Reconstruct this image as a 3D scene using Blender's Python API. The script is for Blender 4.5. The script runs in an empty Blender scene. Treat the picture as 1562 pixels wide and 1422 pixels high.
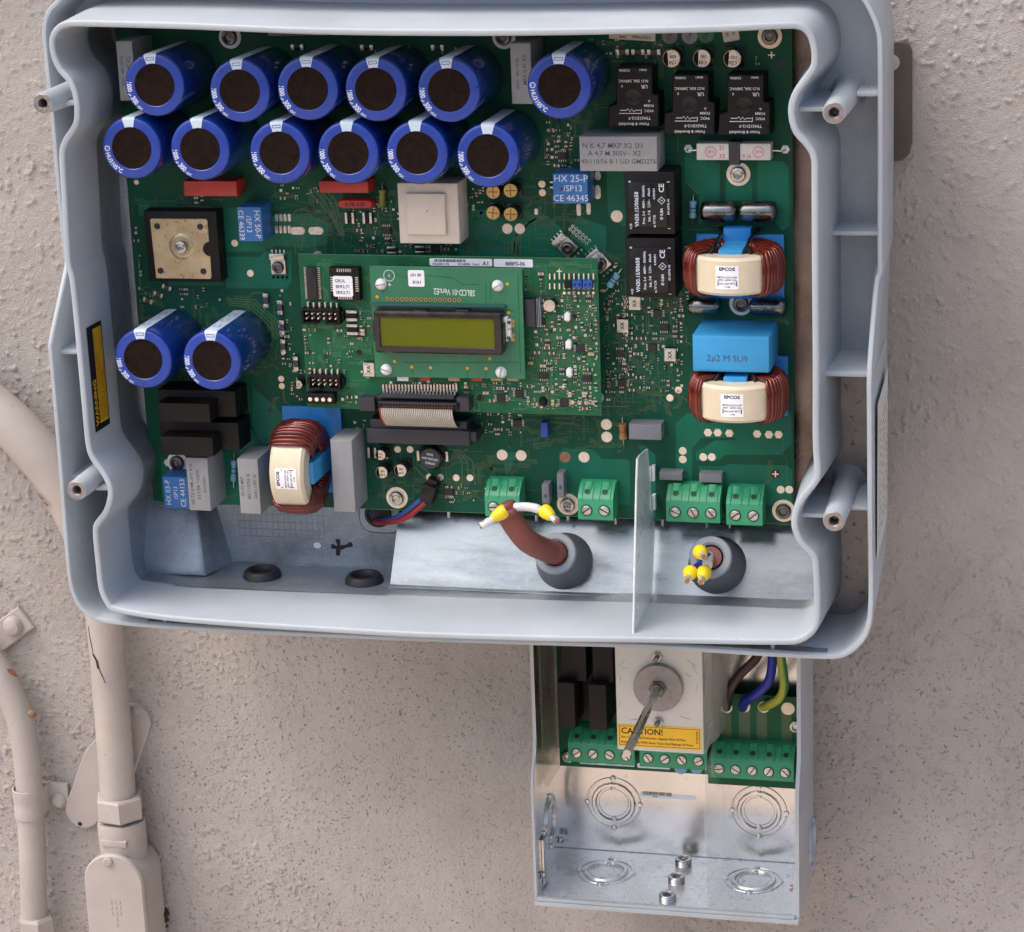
import bpy, bmesh, math, random
import numpy as np
from mathutils import Matrix, Vector
C = bpy.context.scene.collection
S = 0.001
# ---------------------------------------------------------------- camera
# Board frame (millimetres): x right, y up, z out of the wall. Blender: X = x, Y = -z, Z = y.
F = 3807.0; PP = np.array([781.0, 711.0])
def _n(v):
    v = np.array(v, float); return v / np.linalg.norm(v)
_w = _n([940, -1170, F]); _d = _n([488, 12780, F]); _d = _n(_d - _w * (_d @ _w)); _l = _n(np.cross(_d, _w))
BX = -_l if -_l[0] > 0 else _l
BM = np.stack([BX, -_d, -_w], 1)
TV = np.array([-215.39786053, 20.87035943, 1499.12185565])
CP = -BM.T @ TV
def at(u, v, z=0.0):
    """where the line of sight through a photograph pixel meets the plane at height z over the main board"""
    d = BM.T @ np.array([(u - PP[0]) / F, (v - PP[1]) / F, 1.0]); t = (z - CP[2]) / d[2]; q = CP + t * d
    return float(q[0]), float(q[1])
def aty(u, v, y):
    d = BM.T @ np.array([(u - PP[0]) / F, (v - PP[1]) / F, 1.0]); t = (y - CP[1]) / d[1]; q = CP + t * d
    return float(q[0]), float(q[2])
def atx(u, v, x):
    d = BM.T @ np.array([(u - PP[0]) / F, (v - PP[1]) / F, 1.0]); t = (x - CP[0]) / d[0]; q = CP + t * d
    return float(q[1]), float(q[2])
def W(p): return Vector((p[0] * S, -p[2] * S, p[1] * S))
cam_d = bpy.data.cameras.new('camera'); cam = bpy.data.objects.new('camera', cam_d); C.objects.link(cam)
cam_d.sensor_fit = 'HORIZONTAL'; cam_d.sensor_width = 36; cam_d.lens = 36 * F / 1562
cam_d.clip_start = 0.05; cam_d.clip_end = 500
cx_, cy_, cz_ = W(BM[0]).normalized(), W(-BM[1]).normalized(), W(-BM[2]).normalized()
m_ = Matrix.Identity(4)
for i in range(3):
    m_[i][0] = cx_[i]; m_[i][1] = cy_[i]; m_[i][2] = cz_[i]; m_[i][3] = W(CP)[i]
cam.matrix_world = m_
bpy.context.scene.camera = cam
# ---------------------------------------------------------------- light
SUN_EL, SUN_AZ = math.radians(60), math.radians(238)      # azimuth from +Y clockwise
w = bpy.data.worlds.new('World'); bpy.context.scene.world = w; w.use_nodes = True
wn = w.node_tree; bg = wn.nodes['Background']
sk = wn.nodes.new('ShaderNodeTexSky'); sk.sky_type = 'NISHITA'; sk.sun_disc = False
sk.sun_elevation = SUN_EL; sk.sun_rotation = SUN_AZ; sk.air_density = 0.75; sk.dust_density = 5.0; sk.ozone_density = 0.6
wn.links.new(sk.outputs[0], bg.inputs[0]); bg.inputs[1].default_value = 0.15
sd = bpy.data.lights.new('sun', 'SUN'); so = bpy.data.objects.new('sun', sd); C.objects.link(so)
sd.energy = 0.6; sd.angle = math.radians(75); sd.color = (1.0, 0.965, 0.925)
sv = Vector((math.sin(SUN_AZ) * math.cos(SUN_EL), math.cos(SUN_AZ) * math.cos(SUN_EL), math.sin(SUN_EL)))
so.rotation_euler = sv.to_track_quat('Z', 'Y').to_euler(); so.location = (0, -3, 4)
vs = bpy.context.scene.view_settings
vs.view_transform = 'Standard'; vs.look = 'None'; vs.gamma = 1; vs.exposure = 0.9
# ---------------------------------------------------------------- materials
def hexc(h):
    h = h.lstrip('#'); c = [int(h[i:i + 2], 16) / 255 for i in (0, 2, 4)]
    return tuple(((x / 12.92) if x <= .04045 else ((x + .055) / 1.055) ** 2.4) for x in c)
def mat(name, col, rough=.5, metal=0., var=.12, scale=120, bump=0., bscale=900, spec=.5, coat=0., alpha=1., trans=0., stretch=None, detail=5, rvar=.1):
    m = bpy.data.materials.new(name); m.use_nodes = True; t = m.node_tree; b = t.nodes['Principled BSDF']
    if isinstance(col, str): col = hexc(col)
    b.inputs['Roughness'].default_value = rough; b.inputs['Metallic'].default_value = metal
    b.inputs['Specular IOR Level'].default_value = spec; b.inputs['Coat Weight'].default_value = coat
    b.inputs['Alpha'].default_value = alpha; b.inputs['Transmission Weight'].default_value = trans
    g = t.nodes.new('ShaderNodeNewGeometry'); mp = t.nodes.new('ShaderNodeMapping')
    t.links.new(g.outputs['Position'], mp.inputs[0])
    if stretch: mp.inputs['Scale'].default_value = stretch
    nz = t.nodes.new('ShaderNodeTexNoise'); nz.inputs['Scale'].default_value = scale; nz.inputs['Detail'].default_value = detail; nz.inputs['Roughness'].default_value = .62
    t.links.new(mp.outputs[0], nz.inputs['Vector'])
    rp = t.nodes.new('ShaderNodeValToRGB')
    rp.color_ramp.elements[0].position = .3; rp.color_ramp.elements[1].position = .7
    rp.color_ramp.elements[0].color = tuple(max(0, c * (1 - var)) for c in col) + (1,)
    rp.color_ramp.elements[1].color = tuple(min(1, c * (1 + var)) for c in col) + (1,)
    t.links.new(nz.outputs[0], rp.inputs[0]); t.links.new(rp.outputs[0], b.inputs['Base Color'])
    mr = t.nodes.new('ShaderNodeMapRange'); mr.inputs[1].default_value = .3; mr.inputs[2].default_value = .7
    mr.inputs[3].default_value = max(.03, rough - rvar); mr.inputs[4].default_value = min(1, rough + rvar)
    t.links.new(nz.outputs[0], mr.inputs[0]); t.links.new(mr.outputs[0], b.inputs['Roughness'])
    if bump:
        n2 = t.nodes.new('ShaderNodeTexNoise'); n2.inputs['Scale'].default_value = bscale; n2.inputs['Detail'].default_value = 3
        t.links.new(g.outputs['Position'], n2.inputs['Vector'])
        bp = t.nodes.new('ShaderNodeBump'); bp.inputs['Strength'].default_value = 1; bp.inputs['Distance'].default_value = bump * S
        t.links.new(n2.outputs[0], bp.inputs['Height']); t.links.new(bp.outputs[0], b.inputs['Normal'])
    return m
def speckle(m, col, scale, thr, amt=1.0):
    """small flecks of another colour (overspray, dust, pits) mixed over the base colour"""
    t = m.node_tree; b = t.nodes['Principled BSDF']; src = b.inputs['Base Color'].links[0].from_socket
    g = t.nodes.new('ShaderNodeNewGeometry'); n = t.nodes.new('ShaderNodeTexNoise'); n.inputs['Scale'].default_value = scale; n.inputs['Detail'].default_value = 2
    t.links.new(g.outputs['Position'], n.inputs['Vector'])
    r = t.nodes.new('ShaderNodeMapRange'); r.inputs[1].default_value = thr; r.inputs[2].default_value = thr + .06; r.inputs[4].default_value = amt
    t.links.new(n.outputs[0], r.inputs[0])
    x = t.nodes.new('ShaderNodeMix'); x.data_type = 'RGBA'
    t.links.new(r.outputs[0], x.inputs[0]); t.links.new(src, x.inputs[6]); x.inputs[7].default_value = tuple(col) + (1,)
    t.links.new(x.outputs[2], b.inputs['Base Color']); return m
M = {}
def add(k, *a, **kw): M[k] = mat(k, *a, **kw)
add('case_paint', (.395, .443, .48), .40, 0, .085, 18, .10, 1300, detail=10); speckle(M['case_paint'], (.32, .35, .365), 520, .66, .5)
add('case_overspray', (.33, .37, .405), .45, .15, .14, 60, .08, 1500, detail=8); speckle(M['case_overspray'], (.50, .55, .59), 1100, .58, .5)
add('jbox_paint', (.39, .425, .44), .45, 0, .08, 25, .06, 1500)
add('floor_warm_reflect', (.27, .22, .195), .33, .8, .6, 20, .05, 500, detail=8)  # warm reflection of the ground is put into the base colour
add('insert_steel', (.36, .33, .32), .38, .9, .2, 400)
add('print_smudge', (.10, .10, .105), .6, 0, .25, 300)
add('tip_metal', (.80, .80, .80), .28, .8, .1, 300)
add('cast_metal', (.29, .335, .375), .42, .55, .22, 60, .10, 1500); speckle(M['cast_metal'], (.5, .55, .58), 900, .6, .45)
add('cast_brown', (.36, .31, .285), .38, .7, .3, 50, .12, 1200); speckle(M['cast_brown'], (.10, .075, .06), 260, .64, .7)
add('cast_channel', (.255, .235, .225), .38, .65, .35, 45, .12, 1200); speckle(M['cast_channel'], (.06, .05, .045), 240, .62, .7)  # brown tint stands in for the ground mirrored in the cast metal
add('bare_plate', (.28, .315, .325), .24, .9, .5, 11, .05, 200, stretch=(1, 4, 5), rvar=.2, detail=10); speckle(M['bare_plate'], (.34, .36, .39), 420, .62, .5); speckle(M['bare_plate'], (.20, .175, .15), 14, .56, .45)
add('galvanised', (.70, .685, .66), .20, 1., .12, 28, .012, 130, stretch=(1, 1, 1), rvar=.06); speckle(M['galvanised'], (.42, .42, .41), 330, .66, .55)
add('galv_floor', (.74, .74, .73), .30, .6, .12, 60, .02, 240, rvar=.12); speckle(M['galv_floor'], (.33, .33, .33), 420, .62, .7)
add('pcb', (.006, .076, .043), .45, 0, .22, 45, .03, 800, spec=.18)
add('pcb_pour', (.008, .135, .080), .42, 0, .14, 60, .03, 900, spec=.2)
add('pcb_light', (.014, .112, .050), .42, 0, .18, 60, .03, 900, spec=.2)
add('pcb_edge', (.10, .26, .13), .5)
add('trace', (.06, .13, .055), .4)
add('tin', (.62, .60, .56), .33, .85, .2, 700)
add('tan_pad', (.92, .76, .60), .36, .25, .12, 500)
add('copper_pad', (.36, .20, .12), .4, .6, .2, 500)
add('gold', (.50, .35, .15), .38, .9, .16, 160, .02, 900)
add('brass_plate', (.46, .385, .255), .34, .8, .25, 70, .01, 500); speckle(M['brass_plate'], (.24, .17, .08), 380, .62, .6)
add('steel', (.50, .49, .47), .26, 1., .18, 300)
add('dark_steel', (.17, .16, .155), .34, .9, .25, 400)
add('cap_blue', (.006, .030, .215), .20, 0, .15, 60, .02, 260, coat=.6); speckle(M['cap_blue'], (.10, .13, .33), 1900, .72, .35)
add('cap_top', (.012, .046, .32), .36, 0, .12, 120, .03, 900, coat=.15)
add('cap_white', (.55, .66, .76), .4, 0, .05)
add('vent_brown', (.012, .0062, .0042), .7, 0, .5, 260, .06, 700, spec=.1); speckle(M['vent_brown'], (.035, .014, .009), 900, .62, .6)
add('print_white', (.62, .70, .80), .5, 0, .05)
add('print_pale', (.62, .66, .66), .5, 0, .1)
add('print_dark', (.02, .02, .022), .6, 0, .1)
add('print_red', (.55, .12, .12), .6, 0, .1)
add('black_plastic', (.0085, .0072, .0076), .45, 0, .25, 200, .03, 1400, spec=.25)
add('black_gloss', (.010, .010, .011), .28, 0, .2, 200, spec=.35)
add('char_plastic', (.028, .029, .036), .45, 0, .12, 200, .02, 1400)
add('black_rubber', (.018, .019, .021), .6, 0, .2, 200)
add('grey_box', (.30, .305, .31), .5, 0, .07, 150, .03, 1500)
add('grey_box_dark', (.17, .175, .20), .45, 0, .08, 150, .02, 1500)
add('gland_grey', (.25, .28, .31), .5, 0, .08, 120, .03, 900)
add('gland_dark', (.13, .142, .158), .55, 0, .1, 120, .03, 900)
add('red_box', (.42, .030, .026), .35, 0, .12, 200, .02, 900)
add('blue_box', (.028, .15, .42), .42, 0, .10, 200, .03, 1400)
add('sky_blue', (.035, .30, .60), .5, 0, .07, 150, .07, 1800); speckle(M['sky_blue'], (.12, .42, .66), 2200, .66, .4)
add('choke_blue', (.012, .20, .56), .36, 0, .10, 150, .02, 900)
add('cream', (.66, .58, .42), .42, 0, .05, 120, .02, 800)
add('cream_white', (.64, .58, .50), .5, 0, .05, 120, .03, 900)
add('copper_wire', (.12, .012, .006), .18, .3, .3, 160, coat=.35)
add('copper_wire_light', (.20, .024, .010), .18, .3, .3, 160, coat=.35)
add('white_label', (.84, .86, .90), .5, 0, .03)
add('warn_yellow', (.60, .34, .012), .5, 0, .05); add('warn_orange', (.80, .47, .02), .45, 0, .04)
add('term_green', (.035, .30, .145), .40, 0, .07, 200, .03, 1200)
add('term_green_dark', (.018, .15, .075), .40, 0, .08, 200, .03, 1200)
add('term_hole', (.010, .06, .03), .6)
add('lcd_glass', (.105, .116, .002), .16, 0, .10, 40, spec=.25, rvar=.06)
add('white_plastic', (.76, .76, .75), .42, 0, .06)
add('ceramic', (.60, .575, .55), .55, 0, .07, 200, .03, 1200)
add('resistor_blue', (.20, .46, .60), .35, 0, .12); add('resistor_tan', (.34, .17, .055), .4, 0, .15)
add('band_dark', (.06, .05, .09), .4); add('band_red', (.3, .05, .03), .4)
add('chip_black', (.012, .012, .013), .4, 0, .2, 400)
add('chip_brown', (.12, .055, .025), .45, 0, .3, 900)
add('chip_tan', (.42, .31, .16), .45, 0, .15, 700)
add('alu_can', (.66, .60, .53), .3, .85, .12, 300)
add('can_silver', (.20, .205, .205), .25, 1., .15, 200)
add('film_green', (.22, .24, .02), .4)
add('plug_blue', (.015, .075, .36), .4)
add('red_wire', (.33, .02, .025), .4, 0, .1); add('blue_wire', (.025, .075, .25), .4, 0, .1)
add('brown_jacket', (.20, .055, .042), .48, 0, .12, 200, .04, 700)
add('yellow_ferrule', (.80, .60, .015), .35, 0, .05); add('white_wire', (.60, .60, .62), .45)
add('yg_wire', (.52, .46, .05), .4); add('green_wire', (.05, .22, .05), .4)
add('brown_wire', (.045, .020, .014), .4); add('blue_core', (.018, .030, .30), .35)
add('ribbon_grey', (.60, .56, .48), .5, 0, .05); add('ribbon_dark', (.36, .33, .28), .5)
add('divider', (.60, .67, .69), .32, 0, .04, 60, alpha=.55)
add('divider_edge', (.66, .72, .72), .4)
add('bracket_metal', (.12, .105, .09), .42, .5, .12, 120)
add('switch_body', (.56, .55, .50), .42, 0, .06, 40, .03, 300, coat=.3)
add('marker', (.008, .008, .012), .5)
add('conduit_paint', (.42, .38, .345), .55, 0, .10, 25, .16, 500); speckle(M['conduit_paint'], (.27, .20, .16), 230, .71, .5)
add('rust', (.17, .085, .045), .8, 0, .35, 400, .1, 900)
add('leaf', (.17, .06, .028), .6, 0, .3, 300)
add('debris', (.035, .028, .022), .9, 0, .4, 500)
add('clear_sheet', (.86, .88, .80), .08, 0, .02, 60, alpha=.16, coat=.3)
add('disc_steel', (.27, .25, .24), .42, .55, .16, 160, .01, 500)
add('earth_wire', (.40, .42, .05), .4)
add('shaft_steel', (.55, .54, .52), .24, 1., .1, 200)
add('cocoon_tan', (.20, .13, .08), .8, 0, .3, 600)
add('film_side', (.55, .53, .45), .22, 0, .06, 60, alpha=.62, coat=.4)
add('clear_crease', (.75, .75, .72), .15, 0, .05, 60, alpha=.55)
add('guard_sheet', (.30, .31, .20), .12, 0, .05, 60, alpha=.32, coat=.3)
def stucco():
    m = bpy.data.materials.new('stucco'); m.use_nodes = True; t = m.node_tree; b = t.nodes['Principled BSDF']
    b.inputs['Roughness'].default_value = .82; b.inputs['Specular IOR Level'].default_value = .3
    g = t.nodes.new('ShaderNodeNewGeometry')
    def noise(s, d=4, r=.55):
        n = t.nodes.new('ShaderNodeTexNoise'); n.inputs['Scale'].default_value = s; n.inputs['Detail'].default_value = d; n.inputs['Roughness'].default_value = r
        t.links.new(g.outputs['Position'], n.inputs['Vector']); return n.outputs[0]
    def math_(op, a, bb):
        n = t.nodes.new('ShaderNodeMath'); n.operation = op
        for i, v in enumerate((a, bb)):
            if isinstance(v, (int, float)): n.inputs[i].default_value = v
            else: t.links.new(v, n.inputs[i])
        return n.outputs[0]
    def rng(v, a, c, lo=0., hi=1.):
        n = t.nodes.new('ShaderNodeMapRange'); n.interpolation_type = 'SMOOTHSTEP'
        n.inputs[1].default_value = a; n.inputs[2].default_value = c; n.inputs[3].default_value = lo; n.inputs[4].default_value = hi
        t.links.new(v, n.inputs[0]); return n.outputs[0]
    r = t.nodes.new('ShaderNodeValToRGB'); e = r.color_ramp.elements
    e[0].position = .34; e[0].color = (.37, .338, .308, 1); e[1].position = .66; e[1].color = (.48, .445, .41, 1)
    t.links.new(noise(9, 6, .6), r.inputs[0])
    sp = t.nodes.new('ShaderNodeSeparateXYZ'); t.links.new(g.outputs['Position'], sp.inputs[0])
    pmask = math_('MULTIPLY', rng(sp.outputs['Z'], -.16, .02, 1, .12), rng(noise(7, 2), .3, .6, .35, 1))
    pits = math_('MULTIPLY', rng(noise(500, 3, .5), .632, .70), pmask)
    mx = t.nodes.new('ShaderNodeMix'); mx.data_type = 'RGBA'; mx.inputs[7].default_value = (.17, .125, .10, 1)
    t.links.new(math_('MULTIPLY', pits, .55), mx.inputs[0]); t.links.new(r.outputs[0], mx.inputs[6]); t.links.new(mx.outputs[2], b.inputs['Base Color'])
    fine = math_('MULTIPLY', noise(1000, 3), .65)
    mid = math_('MULTIPLY', noise(330, 4), .4)
    h = math_('SUBTRACT', math_('ADD', fine, mid), math_('MULTIPLY', pits, .6))
    bp = t.nodes.new('ShaderNodeBump'); bp.inputs['Distance'].default_value = .0016; bp.inputs['Strength'].default_value = 1
    t.links.new(h, bp.inputs['Height']); t.links.new(bp.outputs[0], b.inputs['Normal'])
    return m
M['stucco'] = stucco()
# ---------------------------------------------------------------- mesh building
class MB:
    def __init__(s): s.v = []; s.f = []; s.m = []
    def face(s, pts, mi=0):
        i = len(s.v); s.v += [tuple(p) for p in pts]; s.f.append(tuple(range(i, i + len(pts)))); s.m.append(mi); return s
    def raw(s, vs, fs, mi=0):
        i = len(s.v); s.v += [tuple(p) for p in vs]
        for f in fs: s.f.append(tuple(i + k for k in f)); s.m.append(mi)
        return s
    def box(s, x0, x1, y0, y1, z0, z1, mi=0, bev=0.):
        if x1 < x0: x0, x1 = x1, x0
        if y1 < y0: y0, y1 = y1, y0
        if not bev:
            v = [(x, y, z) for z in (z0, z1) for y in (y0, y1) for x in (x0, x1)]
            return s.raw(v, [(0, 2, 3, 1), (4, 5, 7, 6), (0, 1, 5, 4), (2, 6, 7, 3), (0, 4, 6, 2), (1, 3, 7, 5)], mi)
        b = min(bev, (x1 - x0) * .45, (y1 - y0) * .45, (z1 - z0) * .45); r2 = b * .3
        def ring(z, i):
            k = b * .3
            return [(x0 + i + k, y0 + i, z), (x1 - i - k, y0 + i, z), (x1 - i, y0 + i + k, z), (x1 - i, y1 - i - k, z), (x1 - i - k, y1 - i, z), (x0 + i + k, y1 - i, z), (x0 + i, y1 - i - k, z), (x0 + i, y0 + i + k, z)]
        return s.loft([ring(z0, 0), ring(z1 - b, 0), ring(z1 - b * .3, b * .3), ring(z1, b)], mi, True, True)
    def loft(s, rings, mi=0, cap0=False, cap1=False, closed=True):
        i = len(s.v); n = len(rings[0])
        for r in rings: s.v += [tuple(p) for p in r]
        for a in range(len(rings) - 1):
            for k in range(n if closed else n - 1):
                k2 = (k + 1) % n
                s.f.append((i + a * n + k, i + a * n + k2, i + (a + 1) * n + k2, i + (a + 1) * n + k)); s.m.append(mi)
        if cap0: s.f.append(tuple(i + k for k in reversed(range(n)))); s.m.append(mi)
        if cap1: s.f.append(tuple(i + (len(rings) - 1) * n + k for k in range(n))); s.m.append(mi)
        return s
    def lathe(s, prof, n=24, c=(0, 0, 0), axis='z', mi=0, cap0=False, cap1=True, a0=0., ph=0.):
        rings = []
        for r, h in prof:
            q = []
            for k in range(n):
                a = 2 * math.pi * k / n + ph; p, t = r * math.cos(a), r * math.sin(a)
                q.append({'z': (c[0] + p, c[1] + t, c[2] + h), 'y': (c[0] + t, c[1] + h, c[2] + p), 'x': (c[0] + h, c[1] + p, c[2] + t)}[axis])
            rings.append(q)
        return s.loft(rings, mi, cap0, cap1)
    def cyl(s, x, y, z0, z1, r, n=16, mi=0, r2=None, ph=0.):
        return s.lathe([(r, z0), (r if r2 is None else r2, z1)], n, (x, y, 0), 'z', mi, True, True, ph=ph)
    def disc(s, x, y, z, r, n=16, mi=0, ph=0.):
        return s.face([(x + r * math.cos(2 * math.pi * k / n + ph), y + r * math.sin(2 * math.pi * k / n + ph), z) for k in range(n)], mi)
    def ringf(s, x, y, z, r0, r1, n=24, mi=0):
        return s.lathe([(r1, z), (r0, z)], n, (x, y, 0), 'z', mi, False, False)
    def prism(s, poly, z0, z1, mi=0, bev=0., cap0=True):
        a = sum(poly[i][0] * poly[(i + 1) % len(poly)][1] - poly[(i + 1) % len(poly)][0] * poly[i][1] for i in range(len(poly)))
        if a < 0: poly = poly[::-1]
        rs = [[(x, y, z0) for x, y in poly]]
        if bev:
            q = offset(poly, -bev); rs += [[(x, y, z1 - bev) for x, y in poly], [(x, y, z1) for x, y in q]]
        else: rs += [[(x, y, z1) for x, y in poly]]
        return s.loft(rs, mi, cap0, True)
    def tube(s, path, r, n=8, mi=0, caps=True, rs=None):
        P = [np.array(p, float) for p in path]; rings = []; up = None
        for i, p in enumerate(P):
            t = P[min(i + 1, len(P) - 1)] - P[max(i - 1, 0)]; t = t / (np.linalg.norm(t) + 1e-9)
            if up is None:
                up = np.array([0, 0, 1.]) if abs(t[2]) < .9 else np.array([1., 0, 0])
            a = up - t * (up @ t); a = a / (np.linalg.norm(a) + 1e-9); up = a; b = np.cross(t, a); rr = r if rs is None else rs[i]
            rings.append([p + rr * (math.cos(2 * math.pi * k / n) * a + math.sin(2 * math.pi * k / n) * b) for k in range(n)])
        return s.loft(rings, mi, caps, caps)
    def closed_tube(s, path, r, n=6, mi=0):
        P = [np.array(p, float) for p in path]; L = len(P); rings = []; nn = None
        c = sum(P) / L; nrm = np.cross(P[0] - c, P[L // 4] - c); nrm = nrm / np.linalg.norm(nrm)
        for i in range(L + 1):
            p = P[i % L]; t = P[(i + 1) % L] - P[(i - 1) % L]; t = t / np.linalg.norm(t); b = np.cross(t, nrm)
            rings.append([p + r * (math.cos(2 * math.pi * k / n) * nrm + math.sin(2 * math.pi * k / n) * b) for k in range(n)])
        return s.loft(rings, mi)
    def xf(s, fn):
        s.v = [tuple(fn(*p)) for p in s.v]; return s
    def join(s, o, mi=None):
        i = len(s.v); s.v += o.v
        for f, m in zip(o.f, o.m): s.f.append(tuple(i + k for k in f)); s.m.append(m if mi is None else mi)
        return s
    def mesh(s, name, mats, smooth=35):
        me = bpy.data.meshes.new(name)
        me.from_pydata([(x * S, -z * S, y * S) for x, y, z in s.v], [], s.f)
        for k in (mats if isinstance(mats, (list, tuple)) else [mats]): me.materials.append(M[k])
        for p, mi in zip(me.polygons, s.m): p.material_index = mi
        bm = bmesh.new(); bm.from_mesh(me); bmesh.ops.remove_doubles(bm, verts=bm.verts, dist=1e-6); bmesh.ops.recalc_face_normals(bm, faces=bm.faces)
        bm.to_mesh(me); bm.free()
        if smooth:
            for p in me.polygons: p.use_smooth = True
            me.set_sharp_from_angle(angle=math.radians(smooth))
        me.update(); return me
def offset(poly, d):
    n = len(poly); out = []
    for i in range(n):
        a, b, c = np.array(poly[i - 1]), np.array(poly[i]), np.array(poly[(i + 1) % n])
        e1 = (b - a) / (np.linalg.norm(b - a) + 1e-9); e2 = (c - b) / (np.linalg.norm(c - b) + 1e-9)
        n1 = np.array([e1[1], -e1[0]]); n2 = np.array([e2[1], -e2[0]]); m = n1 + n2; m = m / (np.linalg.norm(m) + 1e-9)
        k = d / max(.4, m @ n1); out.append(tuple(b + m * k))
    return out
def ob(name, me, parent=None, loc=(0, 0, 0), rot=0., label=None, kind=None, cat=None, group=None, mats=None, smooth=35):
    if isinstance(me, MB): me = me.mesh(name, mats, smooth)
    o = bpy.data.objects.new(name, me); C.objects.link(o); o.location = W(loc)
    if rot: o.rotation_euler = (0, -math.radians(rot), 0)
    if parent is not None: o.parent = parent
    for k, v in (('label', label), ('kind', kind), ('category', cat), ('group', group)):
        if v: o[k] = v
    return o
def thing(name, label, cat, loc=(0, 0, 0), group=None, kind=None, rot=0):
    return ob(name, None, None, loc, rot, label, kind, cat, group)
def copy(o, parent=None, loc=None, rot=None, label=None):
    c = o.copy(); C.objects.link(c)
    if parent is not None: c.parent = parent
    if loc is not None: c.location = W(loc)
    if rot is not None: c.rotation_euler = (0, -math.radians(rot), 0)
    if label: c['label'] = label
    for ch in list(o.children): copy(ch, c)
    return c
# lettering: glyph outlines become flat meshes
_T = {}
def glyphs(s, bold=0., shear=0.):
    k = (s, bold, shear)
    if k not in _T:
        cu = bpy.data.curves.new('lettering', 'FONT'); cu.body = s; cu.size = 1; cu.resolution_u = 2; cu.offset = bold; cu.shear = shear; cu.align_x = 'CENTER'; cu.align_y = 'CENTER'
        o = bpy.data.objects.new('lettering', cu); C.objects.link(o)
        dg = bpy.context.evaluated_depsgraph_get(); dg.update(); me = bpy.data.meshes.new_from_object(o.evaluated_get(dg))
        vs = [tuple(v.co) for v in me.vertices]; fs = [tuple(p.vertices) for p in me.polygons]
        bpy.data.objects.remove(o); bpy.data.curves.remove(cu); bpy.data.meshes.remove(me); _T[k] = (vs, fs)
    return _T[k]
def put_text(mb, s, x, y, z, size, rot=0., mi=0, sx=1., bold=0.012, fn=None, left=False, shear=0.):
    vs, fs = glyphs(s, bold, shear)
    if not vs: return mb
    c, q = math.cos(math.radians(rot)), math.sin(math.radians(rot)); l = min(v[0] for v in vs) if left else 0
    out = []
    for v in vs:
        a, b = (v[0] - l) * size * sx, v[1] * size; p = (x + a * c - b * q, y + a * q + b * c, z)
        out.append(fn(*p) if fn else p)
    return mb.raw(out, fs, mi)
def barcode(mb, x, y, z, w, h, seed=1, mi=0, rot=0):
    rd = random.Random(seed); t = 0; c, q = math.cos(math.radians(rot)), math.sin(math.radians(rot))
    while t < w:
        bw = rd.choice((.25, .4, .6)); g = rd.choice((.25, .4))
        mb.face([(x + a * c - b * q, y + a * q + b * c, z) for a, b in ((t, 0), (min(t + bw, w), 0), (min(t + bw, w), h), (t, h))], mi); t += bw + g
    return mb
def rrect(x0, x1, y0, y1, r, n=4):
    p = []
    for cx, cy, a in ((x1 - r, y1 - r, 0), (x0 + r, y1 - r, 90), (x0 + r, y0 + r, 180), (x1 - r, y0 + r, 270)):
        for k in range(n + 1):
            t = math.radians(a + 90 * k / n); p.append((cx + r * math.cos(t), cy + r * math.sin(t)))
    return p
def smooth_path(pts, n=6):
    P = [np.array(p, float) for p in pts]; out = []
    for i in range(len(P) - 1):
        p0, p1, p2, p3 = P[max(i - 1, 0)], P[i], P[i + 1], P[min(i + 2, len(P) - 1)]
        for k in range(n):
            t = k / n; out.append(.5 * ((2 * p1) + (-p0 + p2) * t + (2 * p0 - 5 * p1 + 4 * p2 - p3) * t * t + (-p0 + 3 * p1 - 3 * p2 + p3) * t ** 3))
    out.append(P[-1]); return out
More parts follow.
